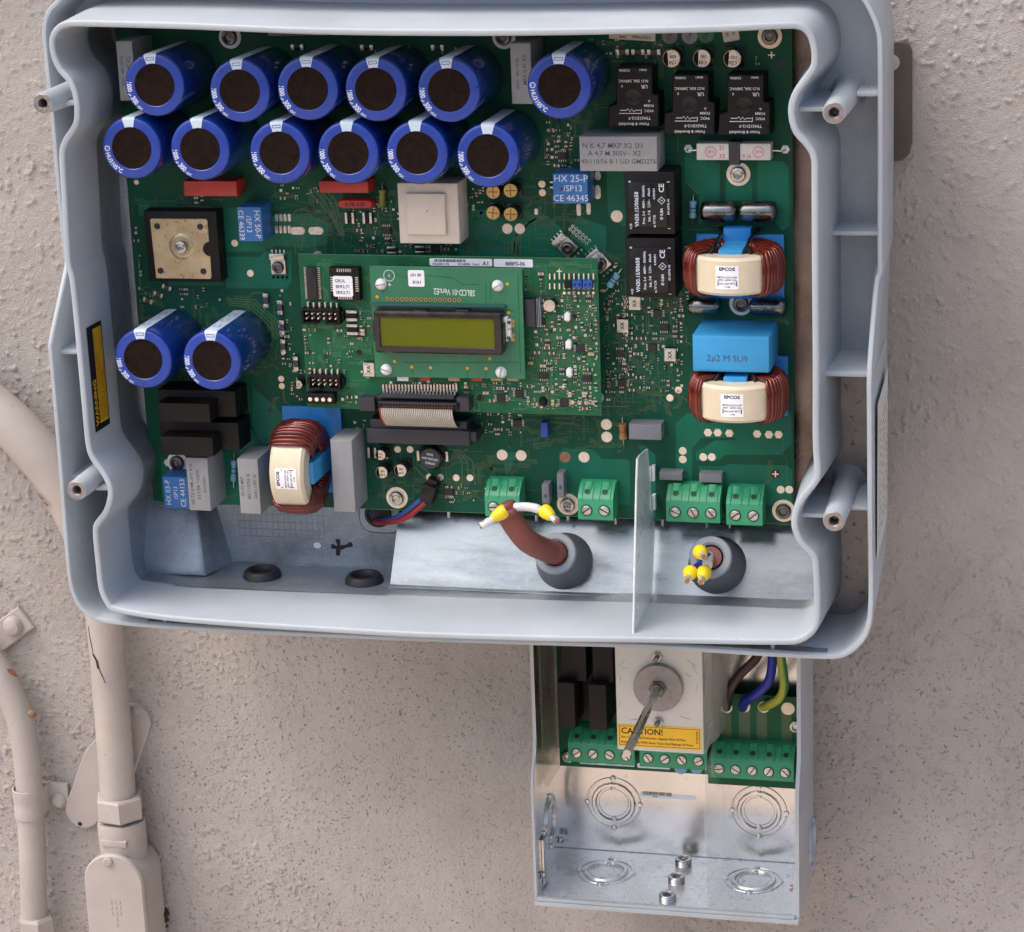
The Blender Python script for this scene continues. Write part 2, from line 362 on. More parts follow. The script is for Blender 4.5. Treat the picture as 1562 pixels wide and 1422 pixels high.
# ---------------------------------------------------------------- setting
BASE = {}
def root(name, label, cat, base, group=None, kind=None):
    o = thing(name, label, cat, base, group, kind); BASE[o.name] = base; return o
def pt(r, name, mb, mats, label=None, kind=None, smooth=35):
    """a part whose mesh is written in board coordinates"""
    b = BASE.get(r.name, (0, 0, 0)); return ob(name, mb, r, (-b[0], -b[1], -b[2]), 0, label, kind, mats=mats, smooth=smooth)
ZW = -95.0
def wall():
    rng = np.random.default_rng(5); st = .9; x0, x1, y0, y1 = -190., 610., -390., 420.
    nx, ny = int((x1 - x0) / st), int((y1 - y0) / st)
    fx = np.fft.fftfreq(ny)[:, None]; fy = np.fft.fftfreq(nx)[None, :]
    def field(sig):
        a = np.fft.ifft2(np.fft.fft2(rng.standard_normal((ny, nx))) * np.exp(-2 * (math.pi * sig / st) ** 2 * (fx ** 2 + fy ** 2))).real; return a / a.std()
    sm = lambda t: np.clip(t, 0, 1) ** 2 * (3 - 2 * np.clip(t, 0, 1))
    xx, yy = np.meshgrid(np.linspace(x0, x1, nx), np.linspace(y0, y1, ny)); reg = (.55 + .45 * sm((field(22) + 1.0) / 1.6)) * (1 - .75 * sm((330 - xx) / 90) * sm((xx - 20) / 60) * sm((-40 - yy) / 60))
    h = .15 * field(60) + .05 * field(7) + .07 * field(.9) + 1.2 * sm((field(.95) - 1.1) / .9) * reg + .45 * sm((field(1.4) - 1.3) / .7) * reg - .35 * sm((field(1.1) - 1.6) / .4) * (1.1 - reg)
    X = np.linspace(x0, x1, nx); Y = np.linspace(y0, y1, ny); e = np.minimum(np.minimum(np.arange(nx)[None, :], nx - 1 - np.arange(nx)[None, :]), np.minimum(np.arange(ny)[:, None], ny - 1 - np.arange(ny)[:, None]))
    h = h * np.clip(e / 12, 0, 1)
    co = np.zeros((ny, nx, 3)); co[..., 0] = X[None, :] * S; co[..., 2] = Y[:, None] * S; co[..., 1] = -(ZW + h) * S
    idx = np.arange(nx * ny).reshape(ny, nx)
    q = np.stack([idx[:-1, :-1], idx[:-1, 1:], idx[1:, 1:], idx[1:, :-1]], -1).reshape(-1, 4)
    big = np.array([(-2200, -1250), (2600, -1250), (2600, 1900), (-2200, 1900)], float)
    bv = np.stack([big[:, 0] * S, np.full(4, -ZW * S), big[:, 1] * S], 1); n = nx * ny
    cor = [idx[0, 0], idx[0, -1], idx[-1, -1], idx[-1, 0]]; co = np.concatenate([co.reshape(-1, 3), bv]).astype(np.float32)
    fr = np.array([(n + k, n + (k + 1) % 4, cor[(k + 1) % 4], cor[k]) for k in range(4)]); q = np.concatenate([q, fr]).astype(np.int32)
    me = bpy.data.meshes.new('stucco_wall'); me.vertices.add(len(co)); me.vertices.foreach_set('co', co.ravel())
    me.loops.add(q.size); me.loops.foreach_set('vertex_index', q.ravel()); me.polygons.add(len(q)); me.polygons.foreach_set('loop_start', np.arange(0, q.size, 4, dtype=np.int32)); me.polygons.foreach_set('use_smooth', np.ones(len(q), dtype=bool)); me.update(calc_edges=True)
    me.materials.append(M['stucco'])
    o = bpy.data.objects.new('stucco_wall', me); C.objects.link(o)
    o['kind'] = 'structure'; o['label'] = 'rough beige stucco house wall behind the opened inverter'; o['category'] = 'wall'
wall()
add('ground', (.55, .455, .37), .9, 0, .2, 3)
g = MB().face([(-6000, -1250, -95), (6500, -1250, -95), (6500, -1250, 9000), (-6000, -1250, 9000)])
ob('ground', g, kind='structure', label='dry tan ground below the wall', mats='ground')
# ---------------------------------------------------------------- conduits on the wall
ZC = -76
def P(u, v, z): x, y = at(u, v, z); return (x, y, z)
r = root('large_conduit', 'thick painted conduit bending in from the left and running down behind the inverter', 'conduit', P(178, 1203, ZC))
cl = smooth_path([P(-90, 560, ZC + 2), P(-20, 615, ZC + 2), P(35, 665, ZC + 2), P(85, 728, ZC), P(128, 820, ZC), P(155, 920, ZC), P(168, 1050, ZC), P(181, 1222, ZC)], 8)
rs = [15.0 if i < 20 else max(11.7, 15 - (i - 20) * .2) for i in range(len(cl))]
pt(r, 'pipe', MB().tube(cl, 11.7, 28, rs=rs), 'conduit_paint')
rd = random.Random(3)
def patch(u, v, z, a, b, rot, n=11):
    x, y = at(u, v, z); q = []
    for k in range(n):
        t = 2 * math.pi * k / n; s_ = rd.uniform(.6, 1.1); dx, dy = a * s_ * math.cos(t), b * s_ * math.sin(t); cc, ss = math.cos(math.radians(rot)), math.sin(math.radians(rot))
        q.append((x + dx * cc - dy * ss, y + dx * ss + dy * cc))
    return q, z
def onpipe(mb, q, z, axis_pts, rad, lift=.15, mi=0):
    vs = []
    for x, y in q:
        d = min(math.hypot(x - p[0], y - p[1]) for p in axis_pts); zz = z + math.sqrt(max(.01, rad * rad - min(d, rad * .97) ** 2)) + lift; vs.append((x, y, zz))
    return mb.face(vs, mi)
fine = [np.array(p) for p in smooth_path(cl, 6)]
mb = MB()
for u, v, a, b, ro in ((38, 685, 6.0, 2.0, -20), (76, 743, 4.5, 1.4, -18), (62, 700, 1.5, .7, 10), (88, 752, 3.0, 1.0, -30)):
    q, z = patch(u - 6, v + 8, ZC, a, b, ro); onpipe(mb, q, ZC, fine, 15.0, .25)
pt(r, 'bare_patch', mb, 'rust', 'brown patches where the paint has peeled', smooth=0)
mb = MB()
ck = [(139, 950), (141, 965), (145, 980), (148, 992), (154, 1000), (157, 1012), (163, 1024), (167, 1034)]
for i in range(len(ck) - 1):
    (u0, v0), (u1, v1) = ck[i], ck[i + 1]; w_ = .35 + (.9 if i in (3, 4) else .15 * (i % 2)); a, b = at(u0 - 3, v0 + 4, ZC + 8), at(u1 - 3, v1 + 4, ZC + 8)
    onpipe(mb, [(a[0] - w_, a[1]), (b[0] - w_, b[1] - .6), (b[0] + w_ * .5, b[1] - .6), (a[0] + w_ * .5, a[1])], ZC, fine, 11.7, .22)
pt(r, 'paint_crack', mb, 'debris', smooth=0)
# coupling nut and conduit body
hx, hy = at(183, 1228, ZC)
mb = MB().lathe([(15.2, -8.2), (16.4, -7.0), (16.4, 6.2), (15.2, 7.6), (12.4, 7.6)], 6, (hx, hy, ZC), 'y', 0, True, True, ph=.35)
pt(r, 'coupling_nut', mb, 'conduit_paint', smooth=20)
r2 = root('outlet_fitting', 'painted conduit outlet fitting with round-topped cover at the lower left', 'conduit fitting', P(180, 1420, ZC))
bx, by = at(187, 1275, ZC)
mb = MB().lathe([(15.4, -14), (16.0, -2), (16.0, 9), (15.4, 12.0)], 24, (bx, by, ZC), 'y', 0, True, True)
mb.box(bx - 9, bx + 9, by - 1, by + 3.5, ZC + 8, ZC + 16.4, 0, .8)
pt(r2, 'hub', mb, 'conduit_paint')
x0, yt = at(124, 1302, ZC + 19); x1, _ = at(213, 1302, ZC + 19); xm = (x0 + x1) / 2; rr = (x1 - x0) / 2
shape = lambda g, zz: [(xm + (rr - g) * math.cos(t), yt - rr + (rr - g) * math.sin(t), zz) for t in np.linspace(0, math.pi, 19)] + [(xm - rr + g, -420, zz), (xm + rr - g, -420, zz)]
mb = MB().loft([shape(1.2, ZC - 15), shape(.6, ZC + 8), shape(.2, ZC + 14)], 0, True, True); mb.xf(lambda x, y, z: (x + (1.0 if z < ZC + 10 else .4), y - 1, z))
pt(r2, 'body', mb, 'conduit_paint')
pt(r2, 'cover', MB().loft([shape(0, ZC + 14.3), shape(-.2, ZC + 17.5), shape(.8, ZC + 19)], 0, True, True), 'conduit_paint')
sx, sy = at(164, 1315, ZC + 20)
mb = MB().lathe([(3.4, ZC + 19.05), (3.3, ZC + 20.2), (2.3, ZC + 21.0)], 16, (sx, sy, 0)); mb.box(sx - 2.4, sx + 2.4, sy - .35, sy + .35, ZC + 20.9, ZC + 21.2)
pt(r2, 'screw', mb, 'conduit_paint')
mb = MB()
for i, (dx, h) in enumerate(((-3, 11), (0, 15), (3, 9))):
    for k in range(int(h / 3)): mb.box(xm + dx - .9, xm + dx + .9, yt - 32 - k * 4.2, yt - 34.6 - k * 4.2, ZC + 19.0, ZC + 19.35, 0)
pt(r2, 'raised_mark', mb, 'conduit_paint')
# oval cover plate behind the conduit
r = root('oval_plate', 'slanted oval painted cover plate on the wall behind the conduit', 'cover plate', P(166, 1168, ZW + 3))
A, B_, Mi = at(126.5, 1237, ZW + 4), at(204.5, 1100, ZW + 4), at(165, 1168, ZW + 4)
pts = [(c[0] + q * math.cos(t), c[1] + q * math.sin(t)) for c, q in ((A, 12.6), (B_, 11.6), (Mi, 18.2)) for t in np.linspace(0, 2 * math.pi, 40, endpoint=False)]
def hull(p):
    p = sorted(set(p)); 
    def half(p):
        h = []
        for q in p:
            while len(h) > 1 and (h[-1][0] - h[-2][0]) * (q[1] - h[-2][1]) - (h[-1][1] - h[-2][1]) * (q[0] - h[-2][0]) <= 0: h.pop()
            h.append(q)
        return h[:-1]
    return half(p) + half(p[::-1])
pt(r, 'plate', MB().prism(hull(pts), ZW - .5, ZW + 5, 0, .8), 'conduit_paint')
for u, v in ((123, 1256), (208, 1083)):
    x, y = at(u, v, ZW + 4); k_ = 1 if u > 150 else .62; mb = MB().lathe([(2.6 * k_, ZW + 5.05), (2.5 * k_, ZW + 5.1 + .9 * (k_ == 1)), (1.6 * k_, ZW + 5.12 + 1.3 * (k_ == 1))], 14, (x, y, 0)); pt(r, 'screw', mb, 'conduit_paint' if u > 150 else 'debris')
# small conduit with its straps
ZS = -79
r = root('small_conduit', 'thin painted conduit bending down along the left edge', 'conduit', P(50, 1388, ZS))
cl2 = smooth_path([P(-60, 965, ZS), P(-12, 1012, ZS), P(12, 1052, ZS), P(29, 1092, ZS), P(38, 1135, ZS), P(44, 1190, ZS), P(48, 1267, ZS), P(52, 1388, ZS), P(56, 1480, ZS)], 7)
pt(r, 'pipe', MB().tube(cl2, 9.1, 24), 'conduit_paint')
x, y = at(56, 1408, ZS); mb = MB().lathe([(10.6, -16), (12.2, -14.6), (12.2, 4.0), (10.8, 6.2), (9.3, 6.2)], 6, (x, y, ZS), 'y', 0, True, True, ph=.5); pt(r, 'coupling_nut', mb, 'conduit_paint', smooth=20)
r = root('conduit_strap', 'one-hole strap clamping the thin conduit beside the oval plate', 'strap', P(88, 1223, ZW), 'painted straps holding the thin conduit')
x, y = at(44, 1223, ZS)
mb = MB()
prof = [(9.3, -10.5), (10.2, -10.2), (10.3, -4), (9.9, -2), (9.9, 2), (10.3, 4), (10.2, 10.2), (9.3, 10.5)]
mb.lathe(prof, 24, (x, y, ZS), 'y', 0, False, False); pt(r, 'band', mb, 'conduit_paint')
xa, ya = at(106, 1239, ZW + 4); mb = MB().box(x + 6, xa, y - 8, y + 9, ZW + 1.2, ZW + 4, 0, .6); mb.box(x + 8.5, x + 10.3, y - 8.5, y + 9.5, ZW + 1, ZS, 0, .4); pt(r, 'tab', mb, 'conduit_paint')
xs, ys = at(88, 1223, ZW + 6); pt(r, 'screw', MB().lathe([(5.2, ZW + 4.02), (5.2, ZW + 5), (3.4, ZW + 7.2), (1.0, ZW + 7.6)], 18, (xs, ys, 0)), 'conduit_paint')
r = root('conduit_strap', 'tilted square strap end with a large round screw at the left edge', 'strap', P(18, 955, ZW), 'painted straps holding the thin conduit')
q = [at(u, v, ZW + 3.4) for u, v in ((-20, 960), (27, 926), (51, 958), (3, 995))]; pt(r, 'tab', MB().prism(q[::-1], ZW - .5, ZW + 3.4, 0, .7), 'conduit_paint')
xs, ys = at(17, 957, ZW + 7); pt(r, 'screw', MB().lathe([(6.8, ZW + 3.42), (6.6, ZW + 6.0), (5.2, ZW + 8.4), (2.6, ZW + 9.4), (.6, ZW + 9.6)], 20, (xs, ys, 0)), 'conduit_paint')
# bits of litter
lx, ly, lz = P(19, 1026, ZS + 9)
mb = MB(); L = [(-4.4, 0), (-2.5, 1.5), (.5, 1.9), (3, 1.1), (5, 0), (3, -1.1), (.5, -1.7), (-2.5, -1.3)]
ca, sa = math.cos(-.62), math.sin(-.62)
mb.loft([[(lx + a * ca - b * sa, ly + a * sa + b * ca, lz + .15 * abs(b) + k) for a, b in L] for k in (0, .3)], 0, True, True)
ob('dry_leaf', mb, label='small rust-brown dry leaf on the thin conduit', cat='leaf', mats='leaf')
x, y = at(48, 1090, ZS + 8)
ob('cocoon', MB().lathe([(1.2, 0), (2.7, .8), (3.0, 2), (2.2, 3.4), (.6, 4.0)], 12, (x, y, ZS + 6)), label='small tan snail or cocoon stuck to the bend of the thin conduit', cat='cocoon', mats='cocoon_tan')
x, y = at(247, 1402, ZW + 3); mb = MB()
for k in range(9):
    mb.lathe([(.5, -2), (rd.uniform(1.8, 3.6), 0), (.5, rd.uniform(2, 3.5))], 7, (x + rd.uniform(-3.5, 3.5), y + rd.uniform(-6, 6), ZW + rd.uniform(1, 4)), 'y')
ob('debris_clump', mb, label='dark clump of debris on the wall right of the outlet fitting', cat='debris', mats='debris')
# ---------------------------------------------------------------- inverter housing
inv = root('inverter_case', 'open pale grey cast metal inverter housing with its cover removed', 'inverter housing', (200, -55, -60))
RIM = [(300, 40.5), (200, 37.5), (124, 36), (102, 37), (88, 44), (79, 60), (81, 84), (91, 107), (106, 124), (114.5, 146), (117, 169), (114.5, 191), (100, 214), (94, 233), (95.5, 270), (98, 309), (103, 400), (110, 430), (120, 529), (129, 627), (134, 678), (141, 700), (156, 721), (166, 740), (168, 757), (161.5, 781), (149, 798), (145, 812), (149, 857), (154, 899), (164, 921.6), (178, 931), (249, 943), (361, 952.5), (480, 960), (637, 969), (840, 975), (953, 976.5), (1100, 979), (1190, 980), (1219, 977.5), (1239, 963.5), (1246, 944), (1246.6, 907), (1244, 862), (1240, 848), (1222, 828.5), (1212, 803), (1215, 778), (1226, 758), (1241.6, 738), (1247, 721.6), (1244.5, 668), (1244.7, 557), (1243.5, 400), (1243, 281), (1242, 242), (1232, 222), (1215, 202.5), (1208, 180), (1208, 160), (1215, 140.6), (1229, 121), (1240.6, 104), (1243, 87), (1240.6, 67.5), (1233.6, 50.6), (1218, 40), (1184, 39.5), (1100, 43.6), (1000, 46), (800, 49.5), (600, 49.5), (440, 46.5)]
zr = lambda x: 64 + 12 * (1 - ((x - 200) / 205) ** 2)
def rimpt(u, v):
    x, y = at(u, v, 70)
    for _ in range(3): z = zr(x); x, y = at(u, v, z)
    return (x, y, z)
R3 = [rimpt(*p) for p in RIM]
def closed_smooth(P3, n=3):
    Q = P3[-2:] + P3 + P3[:3]; s_ = smooth_path(Q, n); return [tuple(p) for p in s_[2 * n:-(3 * n)]][:len(P3) * n]
R3 = closed_smooth(R3, 3); R2 = [(p[0], p[1]) for p in R3]
def ring(off, z):
    q = offset(R2, off); return [(a, b, (z(R3[i]) if callable(z) else z)) for i, (a, b) in enumerate(q)]
def zfl(p): return 0.0
top = lambda k: (lambda p: p[2] + k)
mb = MB().loft([ring(-3.3, 21), ring(-1.9, top(-1.2)), ring(-1.5, top(-.3)), ring(-.8, top(0)), ring(.8, top(0)), ring(1.5, top(-.3)), ring(1.9, top(-1.2)), ring(6.4, zfl)])
pt(inv, 'inner_rim', mb, 'case_paint', smooth=50)
mb = MB().loft([ring(-3.3, 21), ring(-3.6, -14), ring(-3.9, -46)])
pt(inv, 'inner_wall', mb, 'cast_metal', 'bare grey lower band of the inner wall', smooth=50)
OUT = [(180, -42, 32), (120, -30, 32), (85, 0, 32), (70, 17, 32), (63.5, 42, 32), (64.5, 70, 32), (70, 126, 32), (76.5, 183, 32), (82, 253, 32), (90, 337, 32), (95, 394, 32), (97, 405, 33), (86, 458, 45), (73, 520, 56), (73.5, 545, 57), (82, 641, 57), (89, 726, 57), (97, 829, 57), (102.5, 885, 57), (111, 914, 57), (122, 932, 57), (139, 945.5, 57), (156, 951, 57), (221, 958.5, 59), (333, 965.5, 62), (480, 973, 66), (637, 979.5, 68), (818, 985.5, 68), (980, 990, 66), (1078, 996.5, 64), (1177, 1003, 61), (1261, 1007, 58), (1289.5, 1003, 57), (1312, 987, 57), (1327, 963.5, 57), (1333, 921, 57), (1332, 809, 57), (1331, 640, 57), (1331, 570, 57), (1336, 495, 46), (1342, 432, 34), (1346.5, 416, 32), (1347, 360, 32), (1347.5, 200, 32), (1347.5, 84, 32), (1345, 48, 32), (1333.5, 17, 32), (1318, -8, 32), (1290, -28, 32), (1240, -40, 32), (1180, -43, 32), (1000, -44, 32), (710, -46, 32), (420, -45, 32), (240, -43, 32)]
O3 = [at(u, v, z) + (z,) for u, v, z in OUT]; O3 = closed_smooth(O3, 3); O2 = [(p[0], p[1]) for p in O3]
def oring(off, z):
    q = offset(O2, off); return [(a, b, (z(O3[i]) if callable(z) else z)) for i, (a, b) in enumerate(q)]
zback = lambda p: -60 + 62 * min(1, max(0, (-12 - p[1]) / 42)) * min(1, max(0, (p[0] - 396) / 20))
mb = MB().loft([oring(-5.6, zfl), oring(-3.1, top(-1)), oring(-2.5, top(-.2)), oring(-1.6, top(0)), oring(-.6, top(-.2)), oring(0, top(-1.2)), oring(-2.4, lambda p: max(zback(p), -58) if p[1] > -12 else zback(p)), oring(-7, lambda p: zback(p) - 6)])
pt(inv, 'outer_flange', mb, 'case_paint', smooth=40)
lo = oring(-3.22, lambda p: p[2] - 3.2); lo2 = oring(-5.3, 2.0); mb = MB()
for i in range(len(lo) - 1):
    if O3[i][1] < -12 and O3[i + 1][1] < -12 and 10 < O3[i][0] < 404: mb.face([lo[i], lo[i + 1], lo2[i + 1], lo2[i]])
pt(inv, 'gap_shade_strip', mb, 'cast_metal', smooth=60)  # added strip that darkens the shaded gap between inner rim and flange
from mathutils.geometry import tessellate_polygon
def holed(outer, inner):
    V = [Vector(p) for p in outer]; H = [Vector(p) for p in inner]; F2 = tessellate_polygon([[Vector((p.x, p.y, 0)) for p in V], [Vector((p.x, p.y, 0)) for p in H]])
    return [tuple(p) for p in V + H], F2
ov, of = holed(oring(-5.4, lambda p: zfl(p) - .05), [p for p in ring(6.2, lambda p: zfl(p) - .05)])
m1, m2, m3 = MB(), MB(), MB()
for f in of:
    c = [ov[i] for i in f]; my = sum(p[1] for p in c) / 3; mx = sum(p[0] for p in c) / 3
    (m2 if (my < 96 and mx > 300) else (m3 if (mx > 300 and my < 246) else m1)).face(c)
pt(inv, 'channel_floor', m1, 'case_paint', smooth=0); pt(inv, 'channel_floor', m3, 'case_overspray', smooth=0); pt(inv, 'channel_floor', m2, 'cast_channel', 'rough cast floor of the right channel, brown ground reflection in its colour', smooth=0)
pt(inv, 'back_shell', MB().face([(p[0], p[1], -64) for p in oring(-8, 0)]), 'case_paint', smooth=0)
# inside floor, recess, sloped block and bare plate
PZ = lambda y: -17 - .54 * y       # the sloped metal under the board: 29 degrees
xl = lambda y, z: -16 + .0 * z
xr0 = at(598, 850, 0)[0]
xb = at(345, 860, -30)[0]
mb = MB().face([(-15, 296, -13), (412, 296, -13), (412, -1, -13), (-15, -1, -13)][::-1]); pt(inv, 'floor_panel', mb, 'floor_warm_reflect', smooth=0)
mb = MB().box(-13, -4, 34, 255, -13.4, -9.5, 0, 1.5); pt(inv, 'floor_ledge', mb, 'cast_metal')
YB = min(p[1] for p in ring(-3.6, 0) if 60 < p[0] < 380) + .3; print('YB', YB)
mb = MB()
tl, tr_, br, bl = [(x, y, PZ(y)) for x, y in (at(216, 770, -13), at(300, 770, -13), at(313, 893, 8), at(192, 889, 8))]
tl, tr_ = (tl[0], 3, -13.5), (tr_[0], 3, -13.5); br, bl = (br[0], YB + 2, 7.6), (bl[0], YB + 2, 7.6)
top_ = [bl, br, tr_, tl]; foot = [(bl[0] - 4, YB - 1, -42), (br[0] + 12, YB - 1, -42), (tr_[0] + 14, 12, -42), (tl[0] - 4, 12, -42)]
def mid(a, b, t, lift=0): return tuple(a[k] + (b[k] - a[k]) * t for k in range(3))
def inset(q, d):
    c = [sum(p[k] for p in q) / 4 for k in range(3)]; return [tuple(p[k] + (c[k] - p[k]) * d for k in range(3)) for p in q]
up_ = (0, .475, .88)
t0 = [tuple(p[k] - up_[k] * 2.0 for k in range(3)) for p in top_]; t1 = [tuple(p[k] - up_[k] * 1.0 for k in range(3)) for p in inset(top_, .04)]; t15 = [tuple(p[k] - up_[k] * .3 for k in range(3)) for p in inset(top_, .10)]; t2 = inset(top_, .18)
m5 = [tuple(foot[i][k] * .45 + t0[i][k] * .55 for k in range(3)) for i in range(4)]; foot2 = [(p[0] + (-5 if i in (0, 3) else 6), p[1], p[2]) for i, p in enumerate(foot)]; m2_ = [tuple(foot[i][k] * .8 + t0[i][k] * .2 for k in range(3)) for i in range(4)]
mb.loft([foot2, m2_, m5, t0, t1, t15, t2], 0, False, True)
pt(inv, 'sloped_block', mb, 'cast_metal', smooth=60)
zrec = aty(450, 862, YB)[1]
mb = MB().face([(xb - 25, 14, zrec), (xb - 25, YB - 1, zrec), (xr0 + 3, YB - 1, zrec), (xr0 + 3, 14, zrec)])
pt(inv, 'recess_back', mb, 'cast_metal', smooth=0)
mb = MB().face([(-15, YB, 23), (xr0 + 2, YB, 23), (xr0 + 2, YB, zrec - 2), (-15, YB, zrec - 2)][::-1]); mb.face([(xb - 25, YB + .0, zrec + 1.2), (xr0, YB, zrec + 1.2), (xr0, YB + 1.0, zrec + .05), (xb - 25, YB + 1.0, zrec + .05)])
pt(inv, 'bottom_ledge', mb, 'cast_metal', smooth=0)
mb = MB(); y_b = YB + .4
xR = 402
A_ = [(xr0, y_b, PZ(y_b)), (xR, y_b, PZ(y_b)), (xR, 4, PZ(4)), (xr0 + 2, 4, PZ(4))]
mb.loft([[(p[0], p[1] - .6, p[2] - 2.5) for p in A_], A_], 0, False, True)
mb.face([A_[3], A_[0], (xr0 - 1.5, y_b, zrec), (xr0 + .5, 4, zrec)])
pt(inv, 'bare_plate', mb, 'bare_plate', 'bare bright aluminium plate sloping below the board', smooth=0)
mb = MB(); mb.box(xr0, xR, YB - .2, YB + 1.6, PZ(YB) + .5, PZ(YB) + 4.2, 0, .8); pt(inv, 'sealing_bead', mb, 'cast_metal')
# raised pad with the wire hole, under the board edge
hx, hy = at(578, 788, zrec + 5)
q = rrect(hx - 13, hx + 15, hy - 11, hy + 16, 9, 6); mb = MB().prism(q, zrec - .5, zrec + 5, 0, 1.2); pt(inv, 'wire_pad', mb, 'cast_metal')
mb = MB().lathe([(8.4, zrec + 5.2), (8.0, zrec + 6.6), (6.4, zrec + 6.6), (6.0, zrec + 5.3), (.3, zrec + 5.25)], 24, (at(576, 785, zrec + 6)[0], at(576, 785, zrec + 6)[1], 0)); pt(inv, 'wire_hole', mb, 'black_rubber')
# engraved grid, sticker dot, marker plus
x0, y0 = at(366, 817, zrec); x1, y1 = at(492, 772, zrec)
mb = MB(); nC = 16
for k in range(nC): xx = x0 + (x1 - x0) * k / (nC - 1); mb.box(xx - .14, xx + .14, y0, y1 + 6, zrec, zrec + .12)
for k in range(6): yy = y0 + (y1 + 3 - y0) * k / 5; mb.box(x0, x1, yy - .14, yy + .14, zrec, zrec + .18)
pt(inv, 'cast_grid', mb, 'gland_grey', kind='stuff')
x, y = at(484, 832, zrec); mb = MB().face([(x + 2.4 * math.cos(t), y + 2.0 * math.sin(t), zrec + .15) for t in np.linspace(0, 2 * math.pi, 20, endpoint=False)]); pt(inv, 'white_dot', mb, 'white_label')
mb = MB()
for st_ in (((515, 823), (516, 833), (515, 848)), ((505, 833), (515, 836), (526, 834), (537, 830))):
    q = smooth_path([P(u, v, zrec + .4) for u, v in st_], 4); mb.tube([(p[0], p[1], zrec + .12) for p in q], 1.25, 8, rs=[1.25 + .3 * math.sin(i * 1.3) for i in range(len(q))])
mb.xf(lambda x, y, z: (x, y, zrec + .12 + (z - zrec - .12) * .1)); pt(inv, 'marker_plus', mb, 'marker', 'black hand-drawn marker plus')
for u, v in ((397, 872), (553, 880)):
    x, z = aty(u, v, YB + 4); b = (x, YB, z - 3)
    mb = MB().lathe([(11.6, .1), (11.2, 2.6), (9.6, 4.6), (8.0, 4.8), (7.2, 3.6), (7.0, 1.2), (.2, 1.0)], 32, b, 'y'); pt(inv, 'rubber_grommet', mb, 'black_rubber')
# cable glands on the sloped plate
nrm = np.array([0, .475, .88]); tx = np.array([1., 0, 0]); ty = np.cross(nrm, tx)
def slope_pt(u, v, h=0):
    """sight line meets the sloped plate raised by h"""
    d = BM.T @ np.array([(u - PP[0]) / F, (v - PP[1]) / F, 1.0]); p0 = np.array([0, 0, -17.]) + nrm * h; t = ((p0 - CP) @ nrm) / (d @ nrm); return CP + t * d
def on_slope(mb, c): return mb.xf(lambda x, y, z: tuple(c + tx * x + ty * y + nrm * z))
GL = []
for u, v, du in ((861, 856, 0), (1094, 862, 1)):
    c = slope_pt(u, v); GL.append(c)
    g_ = pt(inv, 'cable_gland', on_slope(MB().lathe([(16.8, .1), (16.6, 1.5), (15.4, 7), (13.9, 15), (12.7, 21), (12.2, 24.5)], 40, cap1=False), c), 'gland_dark')
    ob('sealing_ring', on_slope(MB().lathe([(12.2, 24.3), (12.1, 26.4), (11.4, 27.2), (8.6, 27.2), (7.4, 26.2), (6.7, 18), (.2, 16)], 40), c), g_, mats='gland_grey')
# screw bosses with steel inserts
ZB = 73
for u, v in ((65, 158), (1272, 172), (117, 748), (1272, 795)):
    x, y = at(u, v, ZB); z0 = zfl((x, y)) - 1
    k = pt(inv, 'screw_boss', MB().lathe([(10.5, z0), (8.2, z0 + 4), (7.4, z0 + 10), (5.9, ZB - 1), (5.6, ZB), (5.3, ZB)], 28, (x, y, 0), cap1=False), 'case_paint')
    ob('threaded_insert', MB().lathe([(5.25, ZB - 2), (5.25, ZB - .1), (5.0, ZB + .12), (3.0, ZB + .12), (2.5, ZB - .6)], 24, (x, y, 0), cap1=False).lathe([(2.5, ZB - .6)] + [(2.5 - .3 * (i % 2), ZB - .8 - i * .7) for i in range(14)] + [(.1, ZB - 11)], 18, (x, y, 0)), k, mats='insert_steel')
def rib(u0, u1, v, z1, th=2.6, ext=0., z0=None):
    x0, y = at(u0, v, z1); x1, _ = at(u1, v, z1); zz = z0 if z0 is not None else -26
    mb = MB().box(x0 - ext, x1 + ext, y - th / 2, y + th / 2, zz, z1, 0, .9); pt(inv, 'rib', mb, 'case_paint')
rib(1218, 1262, 167, 56); rib(1306, 1345, 144, 27); rib(1268, 1345, 356, 24); rib(1252, 1334, 570, 46, 3.2); rib(1218, 1264, 786, 56); rib(1290, 1332, 775, 44)
rib(84, 116, 158, 56); rib(135, 166, 745, 56); rib(99, 124, 727, 46); rib(80, 122, 537, 48)
for u, v in ((247, 948), (1177, 990)):
    x, y = at(u, v, 60); pt(inv, 'rib', MB().box(x - 1, x + 1, y - 3, y + 4, 20, 56), 'case_paint')
# warning sticker on the left inner wall (a narrow upright strip lying on the wall surface)
xw = None
def wallx(y, z):
    best = min(((abs(p[1] - y), p) for p in R3 if p[0] < 60), key=lambda t: t[0])[1]; return best[0] + 1.9 + (best[2] - z) * (1.4 / (best[2] - 21)) + .25
def wall_pt(a, s_):     # a along the strip (0 bottom .. 1 top), s_ across (0 front .. 1 deep)
    y = YW0 + (YW1 - YW0) * a; z = 56 - 20 * s_; return (wallx(y, z), y, z)
YW0 = atx(152, 668, wallx(40, 45))[0]; YW1 = atx(147, 492, wallx(105, 45))[0]
def strip(a0, a1, s0, s1, lift, mi, mb, n=24):
    ring0 = []; ring1 = []
    for k in range(n + 1):
        a = a0 + (a1 - a0) * k / n; p, q = wall_pt(a, s0), wall_pt(a, s1); ring0.append((p[0] + lift, p[1], p[2])); ring1.append((q[0] + lift, q[1], q[2]))
    for k in range(n): mb.face([ring0[k], ring1[k], ring1[k + 1], ring0[k + 1]], mi)
mb = MB(); strip(0, 1, 0, 1, .15, 0, mb)
wl = pt(inv, 'warning_label', mb, 'marker', 'yellow and black WARNING sticker on the left inner wall', smooth=0)
